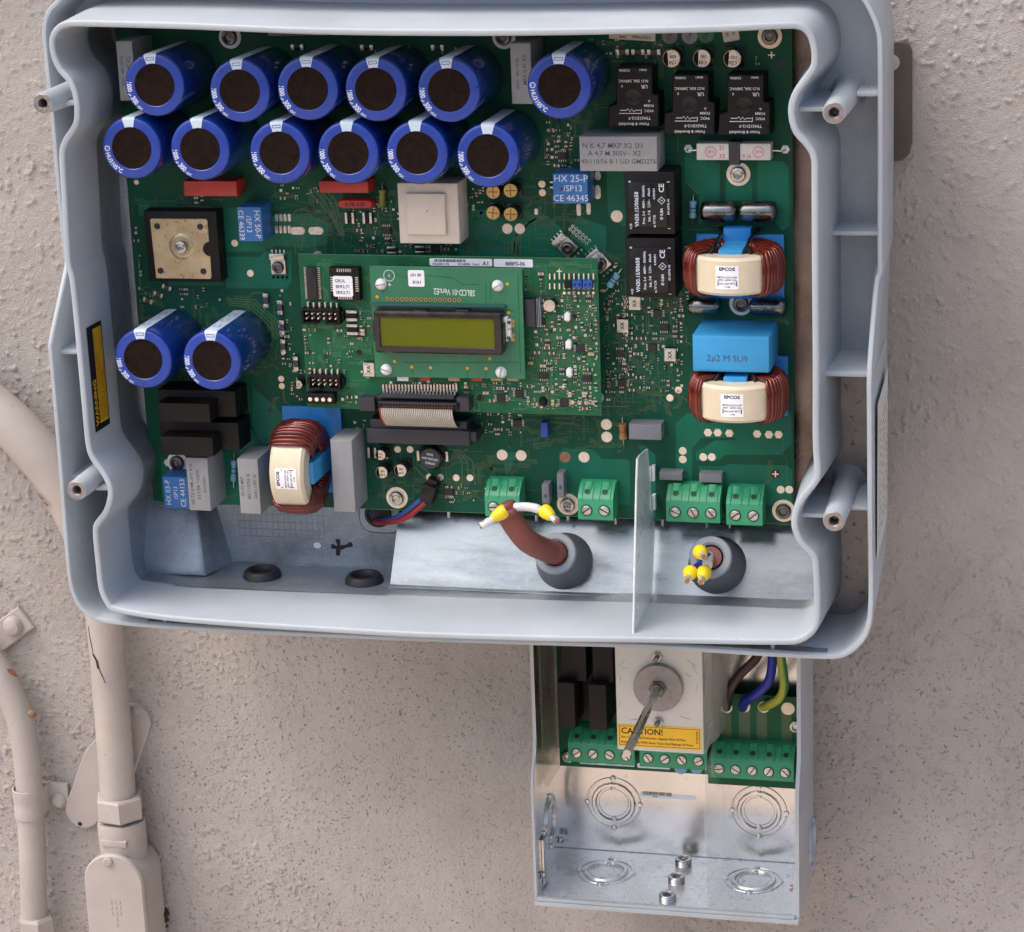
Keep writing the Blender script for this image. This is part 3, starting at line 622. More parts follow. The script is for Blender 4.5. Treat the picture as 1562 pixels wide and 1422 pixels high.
mb = MB(); strip(.06, .96, .36, .93, .3, 0, mb); ob('yellow_panel', mb, wl, mats='warn_yellow', smooth=0)
mb = MB()
fn = lambda x, y, z: (lambda p: (p[0] + .3, p[1], p[2]))(wall_pt(x, y))
LW = YW1 - YW0
def wtxt(s, a, s_, size, mi=0, bold=.02):
    vs, fs = glyphs(s, bold); l = min(v[0] for v in vs); mb.raw([(lambda p: (p[0] + .42, p[1], p[2]))(wall_pt(a + (v[0] - l) * size / LW, s_ - v[1] * size / 20)) for v in vs], fs, mi)
wtxt('WARNING', .05, .19, 5.6, 0, .03)
for i, s in enumerate(('RISK OF ELECTRIC SHOCK FROM ENERGY STORED IN CAPACITORS.', 'DO NOT REMOVE COVER UNTIL 5 MINUTES AFTER', 'DISCONNECTING ALL SOURCES OF SUPPLY.', 'NO USER SERVICEABLE PARTS INSIDE.', 'REFER SERVICING TO QUALIFIED PERSONNEL.')): wtxt(s, .09, .44 + .105 * i, 1.7, 1, .0)
ob('lettering', mb, wl, mats=['warn_yellow', 'marker'], smooth=0)
# rating sticker on the right outer side
xs_ = at(1333, 700, 50)[0]
mb = MB(); xsd = lambda z: xs_ + 1.5 + (z - 50) * .02
y0, y1 = atx(1350, 800, xs_)[0], atx(1350, 575, xs_)[0]
mb.face([(xsd(44), y0, 44), (xsd(-34), y0 - 0, -34), (xsd(-34), y1, -34), (xsd(44), y1, 44)]); rl = pt(inv, 'rating_label', mb, 'print_pale', 'pale printed rating sticker on the outer side', smooth=0)
mb = MB()
for i in range(15):
    yy = y1 - 14 - i * 4.4
    z_ = 38
    while z_ > -20:
        l = rd.uniform(4, 12) * (1 if i > 1 else 1.6); mb.face([(xsd(0) + .8 + (z_) * .02, yy, z_), (xsd(0) + .8 + (z_ - l) * .02, yy, z_ - l), (xsd(0) + .8 + (z_ - l) * .02, yy + .8, z_ - l), (xsd(0) + .8 + z_ * .02, yy + .8, z_)]); z_ -= l + rd.uniform(2, 12)
ob('lettering', mb, rl, mats='print_smudge', smooth=0)
# mounting bracket on the wall
r = root('mounting_bracket', 'brown-grey metal hanging bracket sticking out right of the housing', 'bracket', P(1375, 160, ZW + 3))
q = [at(u, v, ZW + 6) for u, v in ((1300, 64), (1376, 64), (1387, 68), (1391, 78), (1391, 218), (1387, 236), (1376, 246), (1300, 252))]
pt(r, 'plate', MB().prism(q, ZW + 2.5, ZW + 5, 0, .5), 'bracket_metal')
x, y = at(1360, 96, ZW + 6); pt(r, 'keyhole', MB().cyl(x, y, ZW + 5.05, ZW + 5.2, 4.6, 24), 'stucco')
# ---------------------------------------------------------------- main circuit board
pcb = root('circuit_board', 'large green main circuit board filling the open inverter housing', 'circuit board', (0, 0, 0))
def fb(u0, v0, u1, v1, z):
    x0, y1 = at(u0, v0, z); x1, y0 = at(u1, v1, z); return x0, x1, y0, y1
pt(pcb, 'base_laminate', MB().box(0, 385.5, 0, 292, -1.6, 0, 0), 'pcb', smooth=0)
pt(pcb, 'laminate_edge', MB().box(-.05, 385.55, -.25, -.01, -1.6, -.02), 'pcb_edge', smooth=0)
# copper pours: lighter green areas
POUR = [[(1044, 240), (1058, 228), (1098, 250), (1098, 309), (1066, 345), (1066, 296), (1044, 275)],
        [(1107, 262), (1147, 262), (1147, 306), (1107, 306)], [(1155, 246), (1193, 246), (1203, 256), (1204, 345), (1194, 352), (1155, 308)],
        [(1031, 646), (1047, 631), (1207, 628), (1208, 676), (1190, 694), (1106, 694), (1096, 702), (1062, 702), (1062, 690), (1090, 672), (1118, 672), (1124, 668), (1070, 668), (1056, 684), (1056, 735), (1031, 735)],
        [(1066, 711), (1104, 711), (1112, 708), (1200, 710), (1208, 718), (1208, 770), (1068, 770)],
        [(853, 690), (858, 685), (905, 685), (918, 700), (958, 701), (961, 706), (961, 770), (853, 770)],
        [(972, 679), (984, 679), (1000, 695), (1000, 790), (1011, 795), (990, 795), (985, 780), (985, 700)],
        [(770, 690), (790, 690), (784, 704), (776, 722), (770, 722)],
        [(935, 205), (1003, 262), (1000, 300), (1012, 330), (1012, 345), (950, 345), (928, 330), (925, 265)],
        [(256, 318), (405, 318), (410, 330), (470, 325), (500, 340), (500, 372), (470, 378), (420, 375), (405, 384), (340, 384), (340, 436), (256, 436)],
        [(345, 392), (395, 392), (408, 380), (445, 384), (445, 428), (438, 440), (345, 440)],
        [(385, 590), (438, 636), (438, 660), (400, 680), (385, 650)], [(385, 655), (402, 690), (402, 770), (330, 770), (330, 700)],
        [(700, 320), (820, 320), (860, 350), (860, 392), (700, 392)], [(880, 330), (925, 345), (925, 385), (905, 392), (870, 360)],
        [(246, 700), (330, 700), (330, 768), (246, 766)], [(210, 305), (270, 305), (275, 312), (255, 320), (212, 330)]]
for q in POUR: pt(pcb, 'copper_pour', MB().prism([at(u, v, 0) for u, v in q], .0, .12, 0, 0, False), 'pcb_pour', smooth=0)
TR = []
for k in range(5): TR.append([(770 + k * 5, 368), (770 + k * 5, 388)])
for k in range(5): TR.append([(838 - k * 5, 331 + k * 1.5), (820 - k * 4, 331 + k * 2), (795 - k * 3, 352 + k * 3), (793 - k * 3, 390)])
for k in range(4): TR.append([(345 + k * 1.5, 456 + k * 3), (388 - k * 2, 457 + k * 4), (422 - k * 3, 488 + k * 4), (430 - k * 3, 512 + k * 2)])
for k in range(3): TR.append([(692 + k * 4, 686), (705 + k * 8, 704), (705 + k * 10, 740)])
for k in range(4): TR.append([(470 + k * 9, 290), (485 + k * 9, 306), (505 + k * 5, 330 + k * 3), (520 + k * 2, 360)])
TR += [[(632, 712), (655, 736)], [(640, 708), (668, 734)], [(315, 478), (316, 505)], [(432, 590), (434, 612), (446, 620)], [(212, 400), (214, 440), (232, 452)], [(1012, 345), (1012, 370)], [(1065, 296), (1044, 275)], [(925, 480), (905, 500), (905, 560)], [(870, 620), (960, 620)], [(1045, 520), (1062, 530), (1062, 620)]]
for sgn in range(14): TR.append([(208 + rd.uniform(0, 12), 440 + sgn * 9), (220 + rd.uniform(0, 20), 440 + sgn * 9 + rd.uniform(-6, 6))])
mb = MB()
for t in TR:
    p = [at(u, v, 0) for u, v in t]
    for a, b in zip(p, p[1:]):
        d = np.array([b[0] - a[0], b[1] - a[1]]); L = np.linalg.norm(d); d = d / L * .32; n_ = np.array([-d[1], d[0]])
        mb.face([(a[0] + n_[0], a[1] + n_[1], .2), (a[0] - n_[0], a[1] - n_[1], .2), (b[0] - n_[0], b[1] - n_[1], .2), (b[0] + n_[0], b[1] + n_[1], .2)])
pt(pcb, 'trace', mb, 'trace', kind='stuff', smooth=0)
# test pads
def pad(u, v, rpx, m='tan_pad', n=20, parent=None, z=0.):
    x, y = at(u, v, z); k = (m, round(rpx * 2), n)
    if k not in _pads: _pads[k] = MB().lathe([(rpx / 2.63, .12), (rpx / 2.63 - .15, .26), (rpx / 2.63 - .5, .28)], n).mesh('test_pad', m)
    return ob('test_pad', _pads[k], pcb if parent is None else parent, (x, y, z))
_pads = {}
for a in [(774, 349, 8), (793, 349, 8), (941, 330, 9), (826.7, 281, 5.5), (827.5, 294, 5.5), (766, 694, 8.5), (795, 695, 8.5), (891, 697.5, 8.5), (925, 647.5, 8.5), (925.6, 666.6, 8.5), (1035, 595, 5.5), (1022, 607, 5.5), (1041.5, 688, 6), (1041.5, 701, 6), (1073, 697.5, 6), (1086, 697.5, 6), (1191, 747, 6), (1204, 747, 6), (358, 371, 5.5), (382, 417, 5.5), (429, 578, 5), (430, 589, 5), (606.5, 685.6, 5.5), (625.6, 685.6, 5.5), (655, 728, 5.5), (696, 729, 5.5), (717, 729, 5.5), (208, 278, 4), (818, 321, 3), (818, 325, 3)]: pad(*a)
pad(862, 697.5, 8.5, 'copper_pad'); pad(672, 728, 5.5, 'tin')
for u, v in ((1080, 660), (1095, 660), (1112.5, 661), (1155, 662), (1173, 663), (1187.6, 663), (256, 706)): pad(u, v, 6.5, 'tan_pad', 6)
def oblong(u, v, w, h, m='tin'):
    x, y = at(u, v, 0); k = MB().prism([(x + a, y + b) for a, b in rrect(-w / 2, w / 2, -h / 2, h / 2, min(w, h) * .48)], .1, .45, 0, .12); pt(pcb, 'solder_pad', k, m)
for u, v, w_, h_ in ((454, 352, 9, 4.6), (482, 352, 9, 4.6), (883, 320, 2.6, 7), (898, 318, 2.6, 7), (912, 293, 3.4, 8), (912, 268, 3.4, 5)): oblong(u, v, w_, h_)
for k in range(8): oblong(422 + (k % 4) * 6.5, 332 + (k // 4) * 18, 1.9, 4.6)
for u, v in ((1177, 84), (1183, 723), (840, 413)):
    x, y = at(u, v, 0); z = .15
    if u > 1180: pad(u, v, 7, 'chip_black')
    mb = MB().box(x - 1.8, x + 1.8, y - .35, y + .35, .3, .42).box(x - .35, x + .35, y - 1.8, y + 1.8, .3, .43); pt(pcb, 'cross_mark', mb, 'tan_pad', smooth=0)
mb = MB()
for u, v, q in ((1193, 97, 6), (733, 607, 4), (910, 657, 3.4), (412, 625, 3.5), (860, 470, 4)): x, y = at(u, v, 0); mb.disc(x, y, .2, q / 2.63, 18)
pt(pcb, 'drill_hole', mb, 'chip_black')
# mounting screws
def screw_mesh(r=4.4, h=3.2): return MB().lathe([(r, .4), (r, h * .6), (r * .86, h * .9), (r * .55, h)], 24, cap1=False).lathe([(r * .55, h), (r * .5, h - 1.6), (.1, h - 1.8)], 6)
scr = screw_mesh().mesh('mounting_screw', 'dark_steel'); wsh = MB().lathe([(6.6, .1), (6.5, .4), (4.4, .45)], 28, cap1=False).mesh('washer_pad', 'tan_pad')
wsw = MB().lathe([(6.6, .1), (6.5, .4), (4.4, .45)], 28, cap1=False).mesh('washer_pad', 'white_label')
scs = screw_mesh().mesh('mounting_screw', 'steel')
for i, (u, v) in enumerate(((350, 57), (768, 57), (1174, 56), (1126, 266), (605, 760), (866, 770), (1195, 780), (270, 706), (1130, 464))):
    x, y = at(u, v, 1); s_ = ob('mounting_screw', scs if i in (3, 4, 5) else scr, pcb, (x, y, 0)); ob('washer_pad', wsw if i in (0, 1, 7, 8) else wsh, s_)
# large electrolytic capacitors
HC = 52.0
def cap_proto():
    body = MB().lathe([(17.0, .2), (17.5, 1.2), (17.5, HC - 2.2), (17.3, HC - 1.2), (16.75, HC - .45)], 56, cap1=False).mesh('capacitor', 'cap_blue')
    top_ = MB().lathe([(16.75, HC - .45), (16.2, HC - .1), (15.4, HC + .05), (12.0, HC + .05), (11.6, HC - .25)], 56, cap1=False).mesh('sleeve_top', 'cap_top')
    vent = MB().lathe([(11.7, HC - .22), (11.4, HC - .3), (6, HC - .34), (.2, HC - .35)], 48).mesh('vent_disc', 'vent_brown')
    st = MB(); A0 = 90
    def arcpt(r, a, z): return (r * math.cos(math.radians(a)), r * math.sin(math.radians(a)), z)
    ks = [-1, -.6, -.2, .2, .6, 1]
    rows = [[arcpt(11.9, A0 + k * 12, HC + .14) for k in ks], [arcpt(15.4, A0 + k * 12.4, HC + .14) for k in ks], [arcpt(16.25, A0 + k * 12.5, HC - .01) for k in ks], [arcpt(16.85, A0 + k * 12.5, HC - .38) for k in ks], [arcpt(17.4, A0 + k * 12.5, HC - 1.15) for k in ks], [arcpt(17.6, A0 + k * 12.5, HC - 2.2) for k in ks], [arcpt(17.6, A0 + k * 12.5, 2) for k in ks]]
    for a, b in zip(rows, rows[1:]):
        for k in range(5): st.face([a[k], a[k + 1], b[k + 1], b[k]])
    stripe = st.mesh('polarity_stripe', 'cap_white')
    mk = MB()
    for x0, x1, y0, y1 in ((-2.4, 2.4, 15.1, 15.4), (-2.4, 2.4, 13.7, 14.0), (-2.4, -2.1, 13.7, 15.3), (2.1, 2.4, 13.7, 15.3)): mk.face([(x0, y0, HC + .22), (x1, y0, HC + .22), (x1, y1, HC + .22), (x0, y1, HC + .22)])
    for k in range(3):
        zz = HC - 9 - k * 13
        for x0, x1, z0, z1 in ((-2, 2, zz, zz - .35), (-2, 2, zz - 5, zz - 5.35), (-2, -1.7, zz, zz - 5.3), (1.7, 2, zz, zz - 5.3)): mk.face([(x0, 17.68, z0), (x1, 17.68, z0), (x1, 17.68, z1), (x0, 17.68, z1)])
    minus = mk.mesh('minus_mark', 'cap_top', 0)
    def bend(parts, rb):
        m = MB(); a = 171
        for s, size, sx, dy in parts:
            vs, fs = glyphs(s, .03, .0); l = min(v[0] for v in vs); wd = (max(v[0] for v in vs) - l) * size * sx
            m.raw([(lambda th, r: (r * math.cos(th), r * math.sin(th), HC + .13 - .2 * max(0, r - 15.4)))(math.radians(a) + (v[0] - l) * size * sx / rb, rb - v[1] * size - dy) for v in vs], fs); a += math.degrees((wd + .75) / rb)
        return m
    tA = bend([('1000', 4.0, .74, 0), ('\u00b5F', 1.9, .8, -.8), ('300', 4.2, .76, 0), ('VDC', 2.0, .8, -.8)], 14.9)
    tB = bend([('\u00ae', 4.2, 1, 0), ('HU3', 3.4, .9, 0), ('105\u00b0C', 3.4, .9, 0)], 14.6)
    sideT = MB()
    for s, a, size in (('1000\u00b5F 300VDC', -8, 5.0), ('85\u00b0C  HU3', 15, 4.0)):
        vs, fs = glyphs(s, .02); l = min(v[0] for v in vs)
        sideT.raw([(17.62 * math.cos(math.radians(a) - v[1] * size / 17.6), 17.62 * math.sin(math.radians(a) - v[1] * size / 17.6), 8 + (v[0] - l) * size * .8) for v in vs], fs)
    return body, top_, vent, stripe, minus, tA.mesh('lettering', 'print_white', 0), tB.mesh('lettering', 'print_white', 0)
CB, CT, CV, CS, CM, CA, CBt = cap_proto()
CAPS = [(235.5, 130, 11, 0), (365.5, 139, 9, 0), (469, 135.6, 5, 0), (573, 137, 9, 0), (684.6, 138, 9, 0), (853, 132, 5, 1), (200.6, 226.4, 8, 1), (305, 228, 9, 0), (426.5, 233.5, 9, 0), (531, 233.5, 6, 0), (636, 233.5, 7, 0), (744, 238, 4, 0), (218, 548, 8, 0), (323, 550.5, 4, 0)]
for i, (u, v, a, tb) in enumerate(CAPS):
    x, y = at(u, v, HC); c = ob('capacitor', CB, pcb, (x, y, 0), a - 5.5, 'big blue upright capacitor with a dark brown top and a white stripe' if i == 0 else None)
    ob('sleeve_top', CT, c); ob('vent_disc', CV, c); s_ = ob('polarity_stripe', CS, c); (ob('minus_mark', CM, c) if i not in (6, 7, 9, 10, 11) else None); ob('lettering', CBt if tb else CA, c, rot=rd.uniform(-6, 10) if not tb else 0)
# boxes and film capacitors: front rectangle in the photograph, height over the board
def block(name, u0, v0, u1, v1, z1, m, bev=.7, label=None, z0=.1, dx=0):
    x0, x1, y0, y1 = fb(u0, v0, u1, v1, z1); cx, cy = (x0 + x1) / 2, (y0 + y1) / 2
    o = ob(name, MB().box(x0 - cx, x1 - cx, y0 - cy, y1 - cy, z0, z1, 0, bev), pcb, (cx, cy, 0), 0, label, mats=m); return o, (x1 - x0), (y1 - y0)
def printed(o, lines, z, m='print_smudge', name='lettering', bold=.012):
    mb = MB()
    for s, x, y, size, rot in lines: put_text(mb, s, x, y, z + .06, size, rot, bold=bold)
    return ob(name, mb, o, mats=m, smooth=0)
o, w_, h_ = block('film_capacitor', 176, 63, 208.5, 154, 30, 'grey_box'); printed(o, [('MKP 0,47 X2', 2, 0, 3, 90), ('305V~ 40/110/56', -2, 0, 2.4, 90)], 30)
o, w_, h_ = block('film_capacitor', 777.5, 66, 812.5, 159, 30, 'grey_box'); printed(o, [('MKP 0,47 X2', 2, 2, 3, 90), ('305V~ 40/110/56', -2, 0, 2.4, 90)], 30)
block('film_capacitor', 279, 276, 362, 300, 15, 'red_box', .8, 'red box capacitor lying below the blue capacitors'); block('film_capacitor', 486, 276, 562, 295, 15, 'red_box', .8)
x0, x1, y0, y1 = fb(514, 305, 569, 319, 9); mb = MB().loft([[(a * (1 if k < 2 else .93), b * (1 if k < 2 else .8), z) for a, b in [(p - (x0 + x1) / 2, q - (y0 + y1) / 2) for p, q in rrect(x0, x1, y0, y1, 2.3, 5)]] for k, z in enumerate((.3, 7.6, 8.8))], 0, True, True)
o = ob('film_capacitor', mb, pcb, ((x0 + x1) / 2, (y0 + y1) / 2, 0), 0, 'glossy red dipped capacitor', mats='red_box'); printed(o, [('0.1K 630', 0, 0, 3.2, 0)], 8.9, 'print_dark')
# cream transformer
o, w_, h_ = block('transformer', 605, 279, 702, 373, 20, 'cream_white', 1.2, 'cream square transformer with a raised square lid'); x0, x1, y0, y1 = fb(618.5, 295, 681, 359, 22.4); X, Y = o.location.x / S, o.location.z / S
ob('raised_lid', MB().box(x0 - X, x1 - X, y0 - Y, y1 - Y, 19.9, 22.6, 0, .9), o, mats='cream_white'); ob('gate_mark', MB().cyl(0, 2, 22.6, 22.75, .5, 10), o, mats='grey_box')
# current sensors
o, w_, h_ = block('current_sensor', 361, 316, 401.5, 368.5, 18, 'blue_box', .5); printed(o, [('HX 50-P', 4.4, 0, 4.6, -90), ('/SP13', -.6, 0, 4.4, -90), ('CE 46339', -5.2, -.6, 4.4, -90)], 18, 'print_pale', bold=0)
o, w_, h_ = block('current_sensor', 842.5, 265, 897, 311, 19, 'blue_box', .5); printed(o, [('HX 25-P', .5, 5.4, 5.4, 0), ('/SP13', 1.5, 0, 4.8, 0), ('CE 46345', .3, -5.4, 5.0, 0)], 19, 'print_pale', bold=0)
ob('locating_hole', MB().disc(-5, -.2, 19.1, 1.0, 12), o, mats='band_dark')
o, w_, h_ = block('current_sensor', 247, 727, 289, 776.5, 17, 'blue_box', .5); printed(o, [('HX 03-P', -4.6, 0, 4.4, 90), ('/SP13', .2, 0, 3.6, 90), ('CE 44153', 4.6, 0, 4.4, 90)], 17, 'print_pale', bold=0)
# power module with gold plate
x0, x1, y0, y1 = fb(218, 322, 337, 431, 12); cx, cy = (x0 + x1) / 2, (y0 + y1) / 2
pm = ob('power_module', MB().box(x0 - cx, x1 - cx, y0 - cy, y1 - cy, .2, 11.5, 0, .8), pcb, (cx, cy, 0), 0, 'square black power module with a brass-coloured plate', mats='black_plastic')
gx0, gx1, gy0, gy1 = fb(228.5, 333, 323, 426, 12); gx0 -= cx; gx1 -= cx; gy0 -= cy; gy1 -= cy
q = [(gx0 + 1, gy0), (gx1 - 1, gy0), (gx1, gy0 + 1)] + [(gx1 + .6 - 4.6 * math.sin(t), (gy0 + gy1) / 2 - 4.2 * math.cos(t)) for t in np.linspace(.1, math.pi - .1, 12)] + [(gx1, gy1 - 1), (gx1 - 1, gy1), (gx0 + 1, gy1), (gx0, gy1 - 1)]
ob('brass_plate', MB().prism(q, 11.4, 12.3, 0, .25), pm, mats='brass_plate')
mb = MB()
for sx_ in (gx0 + 4.2, gx1 - 4.6):
    for sy_ in (gy0 + 4.6, gy1 - 4.6): ob('corner_hole', MB().lathe([(1.9, 12.32), (1.5, 12.45), (1.4, 12.4), (.1, 12.36)], 16, (sx_, sy_, 0)), pm, mats='chip_black')
ob('screw_dimple', MB().lathe([(7.6, 12.32), (7.0, 12.7), (5.4, 12.8), (5.0, 12.5), (3.0, 12.5)], 32, (0, .2, 0), cap1=False), pm, mats='brass_plate')
ob('clamp_screw', screw_mesh(3.9, 2.6).xf(lambda x, y, z: (x, y + .2, z + 12.2)), pm, mats='steel')
# relays
RO = [(940, 102.7), (994.5, 102.7), (995, 143), (1004, 145), (1005, 194), (927, 194), (928.5, 162), (940, 159)]
rx, ry = at(966, 148, 18); rp = [(at(u, v, 18)[0] - rx, at(u, v, 18)[1] - ry) for u, v in RO]
RM = MB().prism(rp, .2, 18, 0, .5).box(rp[4][0] - 3.6, rp[4][0] - .4, rp[4][1] + .8, rp[4][1] + 5, 17.5, 18.7, 0, .3).mesh('relay', 'black_plastic')
RD = MB().lathe([(4.6, 18.04), (4.4, 18.25), (4.1, 18.2), (3.6, 18.08), (.1, 18.06)], 28, (0, 0, 0)).mesh('round_dimple', 'black_gloss')
mb = MB()
for s, x, y, sz in (('CHINA', -4.5, 14.3, 1.9), ('06461', 5.5, 14.5, 1.7), ('N.O 30A, 240VAC', .2, 8.6, 2.1), ('c', -6.0, 5.6, 2.6), ('UR', 6.2, 5.6, 2.8), ('A', 8.6, -2.2, 1.8), ('FORM', 8.4, -4.6, 2.0), ('9VDC', 8.4, -7.4, 2.0), ('T9AS1D12-9', 3.2, -11.4, 2.3), ('Potter & Brumfield', 0, -14.6, 2.15)): put_text(mb, s, x, y, 18.1, sz, 180, bold=.014)
for x0, x1, y0, y1 in ((-8, 4.4, -9.1, -8.7), (4.0, 4.4, -9.1, -6.6)): mb.face([(x0, y0, 18.1), (x1, y0, 18.1), (x1, y1, 18.1), (x0, y1, 18.1)])
zz = [(-7.4, -7.2), (-4, -7.2), (-3, -6.4), (-2, -8), (-1, -6.4), (0, -8), (1, -7.2), (3.6, -7.2)]
for a, b in zip(zz, zz[1:]): mb.face([(a[0], a[1] - .2, 18.1), (b[0], b[1] - .2, 18.1), (b[0], b[1] + .2, 18.1), (a[0], a[1] + .2, 18.1)])
RT = mb.mesh('lettering', 'print_pale', 0)
for k, (u, v) in enumerate(((966, 148), (1051.5, 159.5), (1135.5, 160))):
    x, y = at(u, v, 18); o = ob('relay', RM, pcb, (x, y, 0), 0, 'black stepped relay printed upside down' if k == 0 else None); ob('round_dimple', RD, o); ob('lettering', RT, o)
# big grey film capacitor in front of the relays
o, w_, h_ = block('film_capacitor', 883, 208, 1003, 262, 24, 'grey_box', .8, 'large lying grey film capacitor with smudged print'); printed(o, [('N K 4,7 MKP X2 SH', -3, 4.4, 4.0, 0), ('A 4,7 M 305V~ X2', -2, 0.2, 3.8, 0), ('40/110/56 B 1 UD GMD2764', 1, -4.2, 3.6, 0)], 24)
# black encapsulated transformers
mb = MB()
for s, x, y, sz in (('VN30.15/00658', -6.0, -2.5, 3.0), ('Prim. 2-4   400V~  50/60Hz', -2.2, 0, 1.9), ('Sek. 7-8   7,5V~   60mA', .8, 0, 1.9), ('ta 70\u00b0C/B', 3.6, -9, 1.7), ('4.000/EN', 3.6, 6, 1.6), ('\u00a9 0,8A', 7.6, -5, 2.2), ('CE', 7.8, 9.2, 4.0), ('EN 60742 AS', 11.4, -1, 1.6), ('1', 11.6, -13, 2), ('5', 11.6, 12.6, 2), ('8', -9.6, 12.6, 2), ('+US', -9.4, -12, 1.8)): put_text(mb, s, x, y, .08, sz, 90, bold=.018)
mb.lathe([(2.2, .08), (1.8, .08)], 4, (7.6, 2.4, 0), cap1=False); put_text(mb, 'V', 7.6, 2.4, .08, 2, 90)
VT = mb.mesh('lettering', 'print_white', 0)
for k, (a, b) in enumerate((((952, 262, 1030, 358), (958, 278, 1018, 347)), ((953, 363, 1031, 454), (959.5, 378.5, 1020, 447)))):
    o, w_, h_ = block('encapsulated_transformer', *a, 23, 'black_plastic', .8, None if k else 'black block transformer with white sideways print'); X, Y = o.location.x / S, o.location.z / S
    x0, x1, y0, y1 = fb(*b, 24); p_ = ob('label_plate', MB().box(x0 - X, x1 - X, y0 - Y, y1 - Y, 22.8, 24.0, 0, .25), o, mats='char_plastic' if 0 else 'black_gloss'); ob('lettering', VT, o, ((x0 + x1) / 2 - X, (y0 + y1) / 2 - Y, 24.02))
# white ceramic resistor
o, w_, h_ = block('ceramic_resistor', 1062, 219, 1176, 245, 11, 'ceramic', .8, 'white ceramic power resistor held by a black clip', z0=2)
mb = MB()
for x in (-12.5, 13.5): mb.lathe([(3.2, 11.08), (2.9, 11.08)], 24, (x, 0, 0), cap1=False).lathe([(2.5, 11.08), (2.3, 11.08)], 20, (x, 0, 0), cap1=False); put_text(mb, 'IIH', x, 0, 11.08, 2.6)
put_text(mb, '21', -6.2, 2.2, 11.08, 3.4); put_text(mb, '33', -6.2, -2.4, 11.08, 3.4); put_text(mb, 'R J6', 7.2, -2.4, 11.08, 3.0)
ob('lettering', mb, o, mats='print_red', smooth=0); ob('clip', MB().box(-2.6, 3.6, -7, 5.6, 2, 11.9, 0, .5), o, mats='char_plastic')
for sx_, u, v in ((-1, 1050, 227), (1, 1198, 228)):
    x, y = at(u, v, 0); X, Y = o.location.x / S, o.location.z / S; e = sx_ * w_ / 2
    ob('lead', MB().tube([(e, 0, 6), (x - X - sx_ * 1.0, y - Y, 5.6), (x - X, y - Y, 4.6), (x - X, y - Y, .3)], .45, 8), o, mats='tin'); pad(u, v, 6.5, 'white_label', 6)
# small electrolytics
def ecan(u, v, rpx, h, mark=True, vent=False, base=True):
    x, y = at(u, v, h); r = rpx / 2.72; k = (round(r, 1), h, mark, vent)
    if k not in _ec:
        side = MB().lathe([(r * .92, .3), (r, .8), (r, h - .6)], 24, cap1=False)
        if base: side.box(-r * 1.05, r * 1.05, -r * 1.05, r * 1.05, .1, 1.6, 0, .2)
        t_ = MB().lathe([(r, h - .6), (r * .93, h), (r * .9, h), (r * .05, h - .02)], 24)
        mk = MB()
        if vent:
            for a in range(4): mk.box(-.18 + 0, .18, .2, r * .75, h, h + .1); mk.xf(lambda x, y, z: (-y, x, z))
        elif mark:
            a = np.linspace(math.radians(115), math.radians(245), 12); mk.face([(r * .9 * math.cos(t), r * .9 * math.sin(t), h + .08) for t in a])
            put_text(mk, '100', r * .22, r * .2, h + .08, r * .5, 180); put_text(mk, 'C50', r * .1, -r * .4, h + .08, r * .5, 180)
        _ec[k] = (side.mesh('can_side', 'black_gloss' if (vent or not mark or True) else 'alu_can'), t_.mesh('can_top', 'gold' if vent else 'alu_can'), mk.mesh('lettering', 'vent_brown', 0))
    c = ob('small_capacitor', _ec[k][0], pcb, (x, y, 0), rd.uniform(-8, 8)); ob('can_top', _ec[k][1], c); ob('lettering', _ec[k][2], c)
_ec = {}
for u, v in ((1024, 89.5), (1070.5, 89.5), (1117, 90)): ecan(u, v, 13.5, 10)
for u, v in ((752, 293), (778.5, 291), (752, 325), (779, 327)): ecan(u, v, 11, 11, False, True)
for u, v, r_ in ((580, 694.5, 8.5), (582, 721, 10), (610.5, 718, 10.5)): ecan(u, v, r_, 11)
ecan(454.5, 587, 7, 8); 
# round choke under the connector
x, y = at(656, 700, 8); o = ob('drum_inductor', MB().lathe([(8, .2), (8.4, 1.5), (6.8, 2.5), (6.8, 6), (6.6, 7.0)], 28, cap1=False), pcb, (x, y, 0), 0, 'round dark drum inductor with white print', mats='black_gloss')
ob('drum_top', MB().lathe([(6.6, 7.0), (6.0, 8), (.1, 8.05)], 28), o, mats='chip_brown' if 0 else 'char_plastic'); mb = MB()
for s, yy in (('0636', 2.6), ('XF2206-DA', 0), ('XFMRS', -2.6)): put_text(mb, s, 0, yy, 8.12, 2.0, 172)
ob('lettering', mb, o, mats='print_pale', smooth=0)
for sx_ in (-8.6, 8.6): ob('terminal', MB().box(sx_ - .8, sx_ + .8, -3, 3, .1, 3, 0, .2), o, mats='alu_can')
# blue box capacitor
o, w_, h_ = block('box_capacitor', 1055.5, 511, 1174, 570, 36, 'sky_blue', 1.6, 'bright sky-blue box capacitor between the two ring chokes'); printed(o, [('2\u00b52 M SU9', -2, -2.6, 5.0, -1)], 36, 'band_dark', bold=.0)
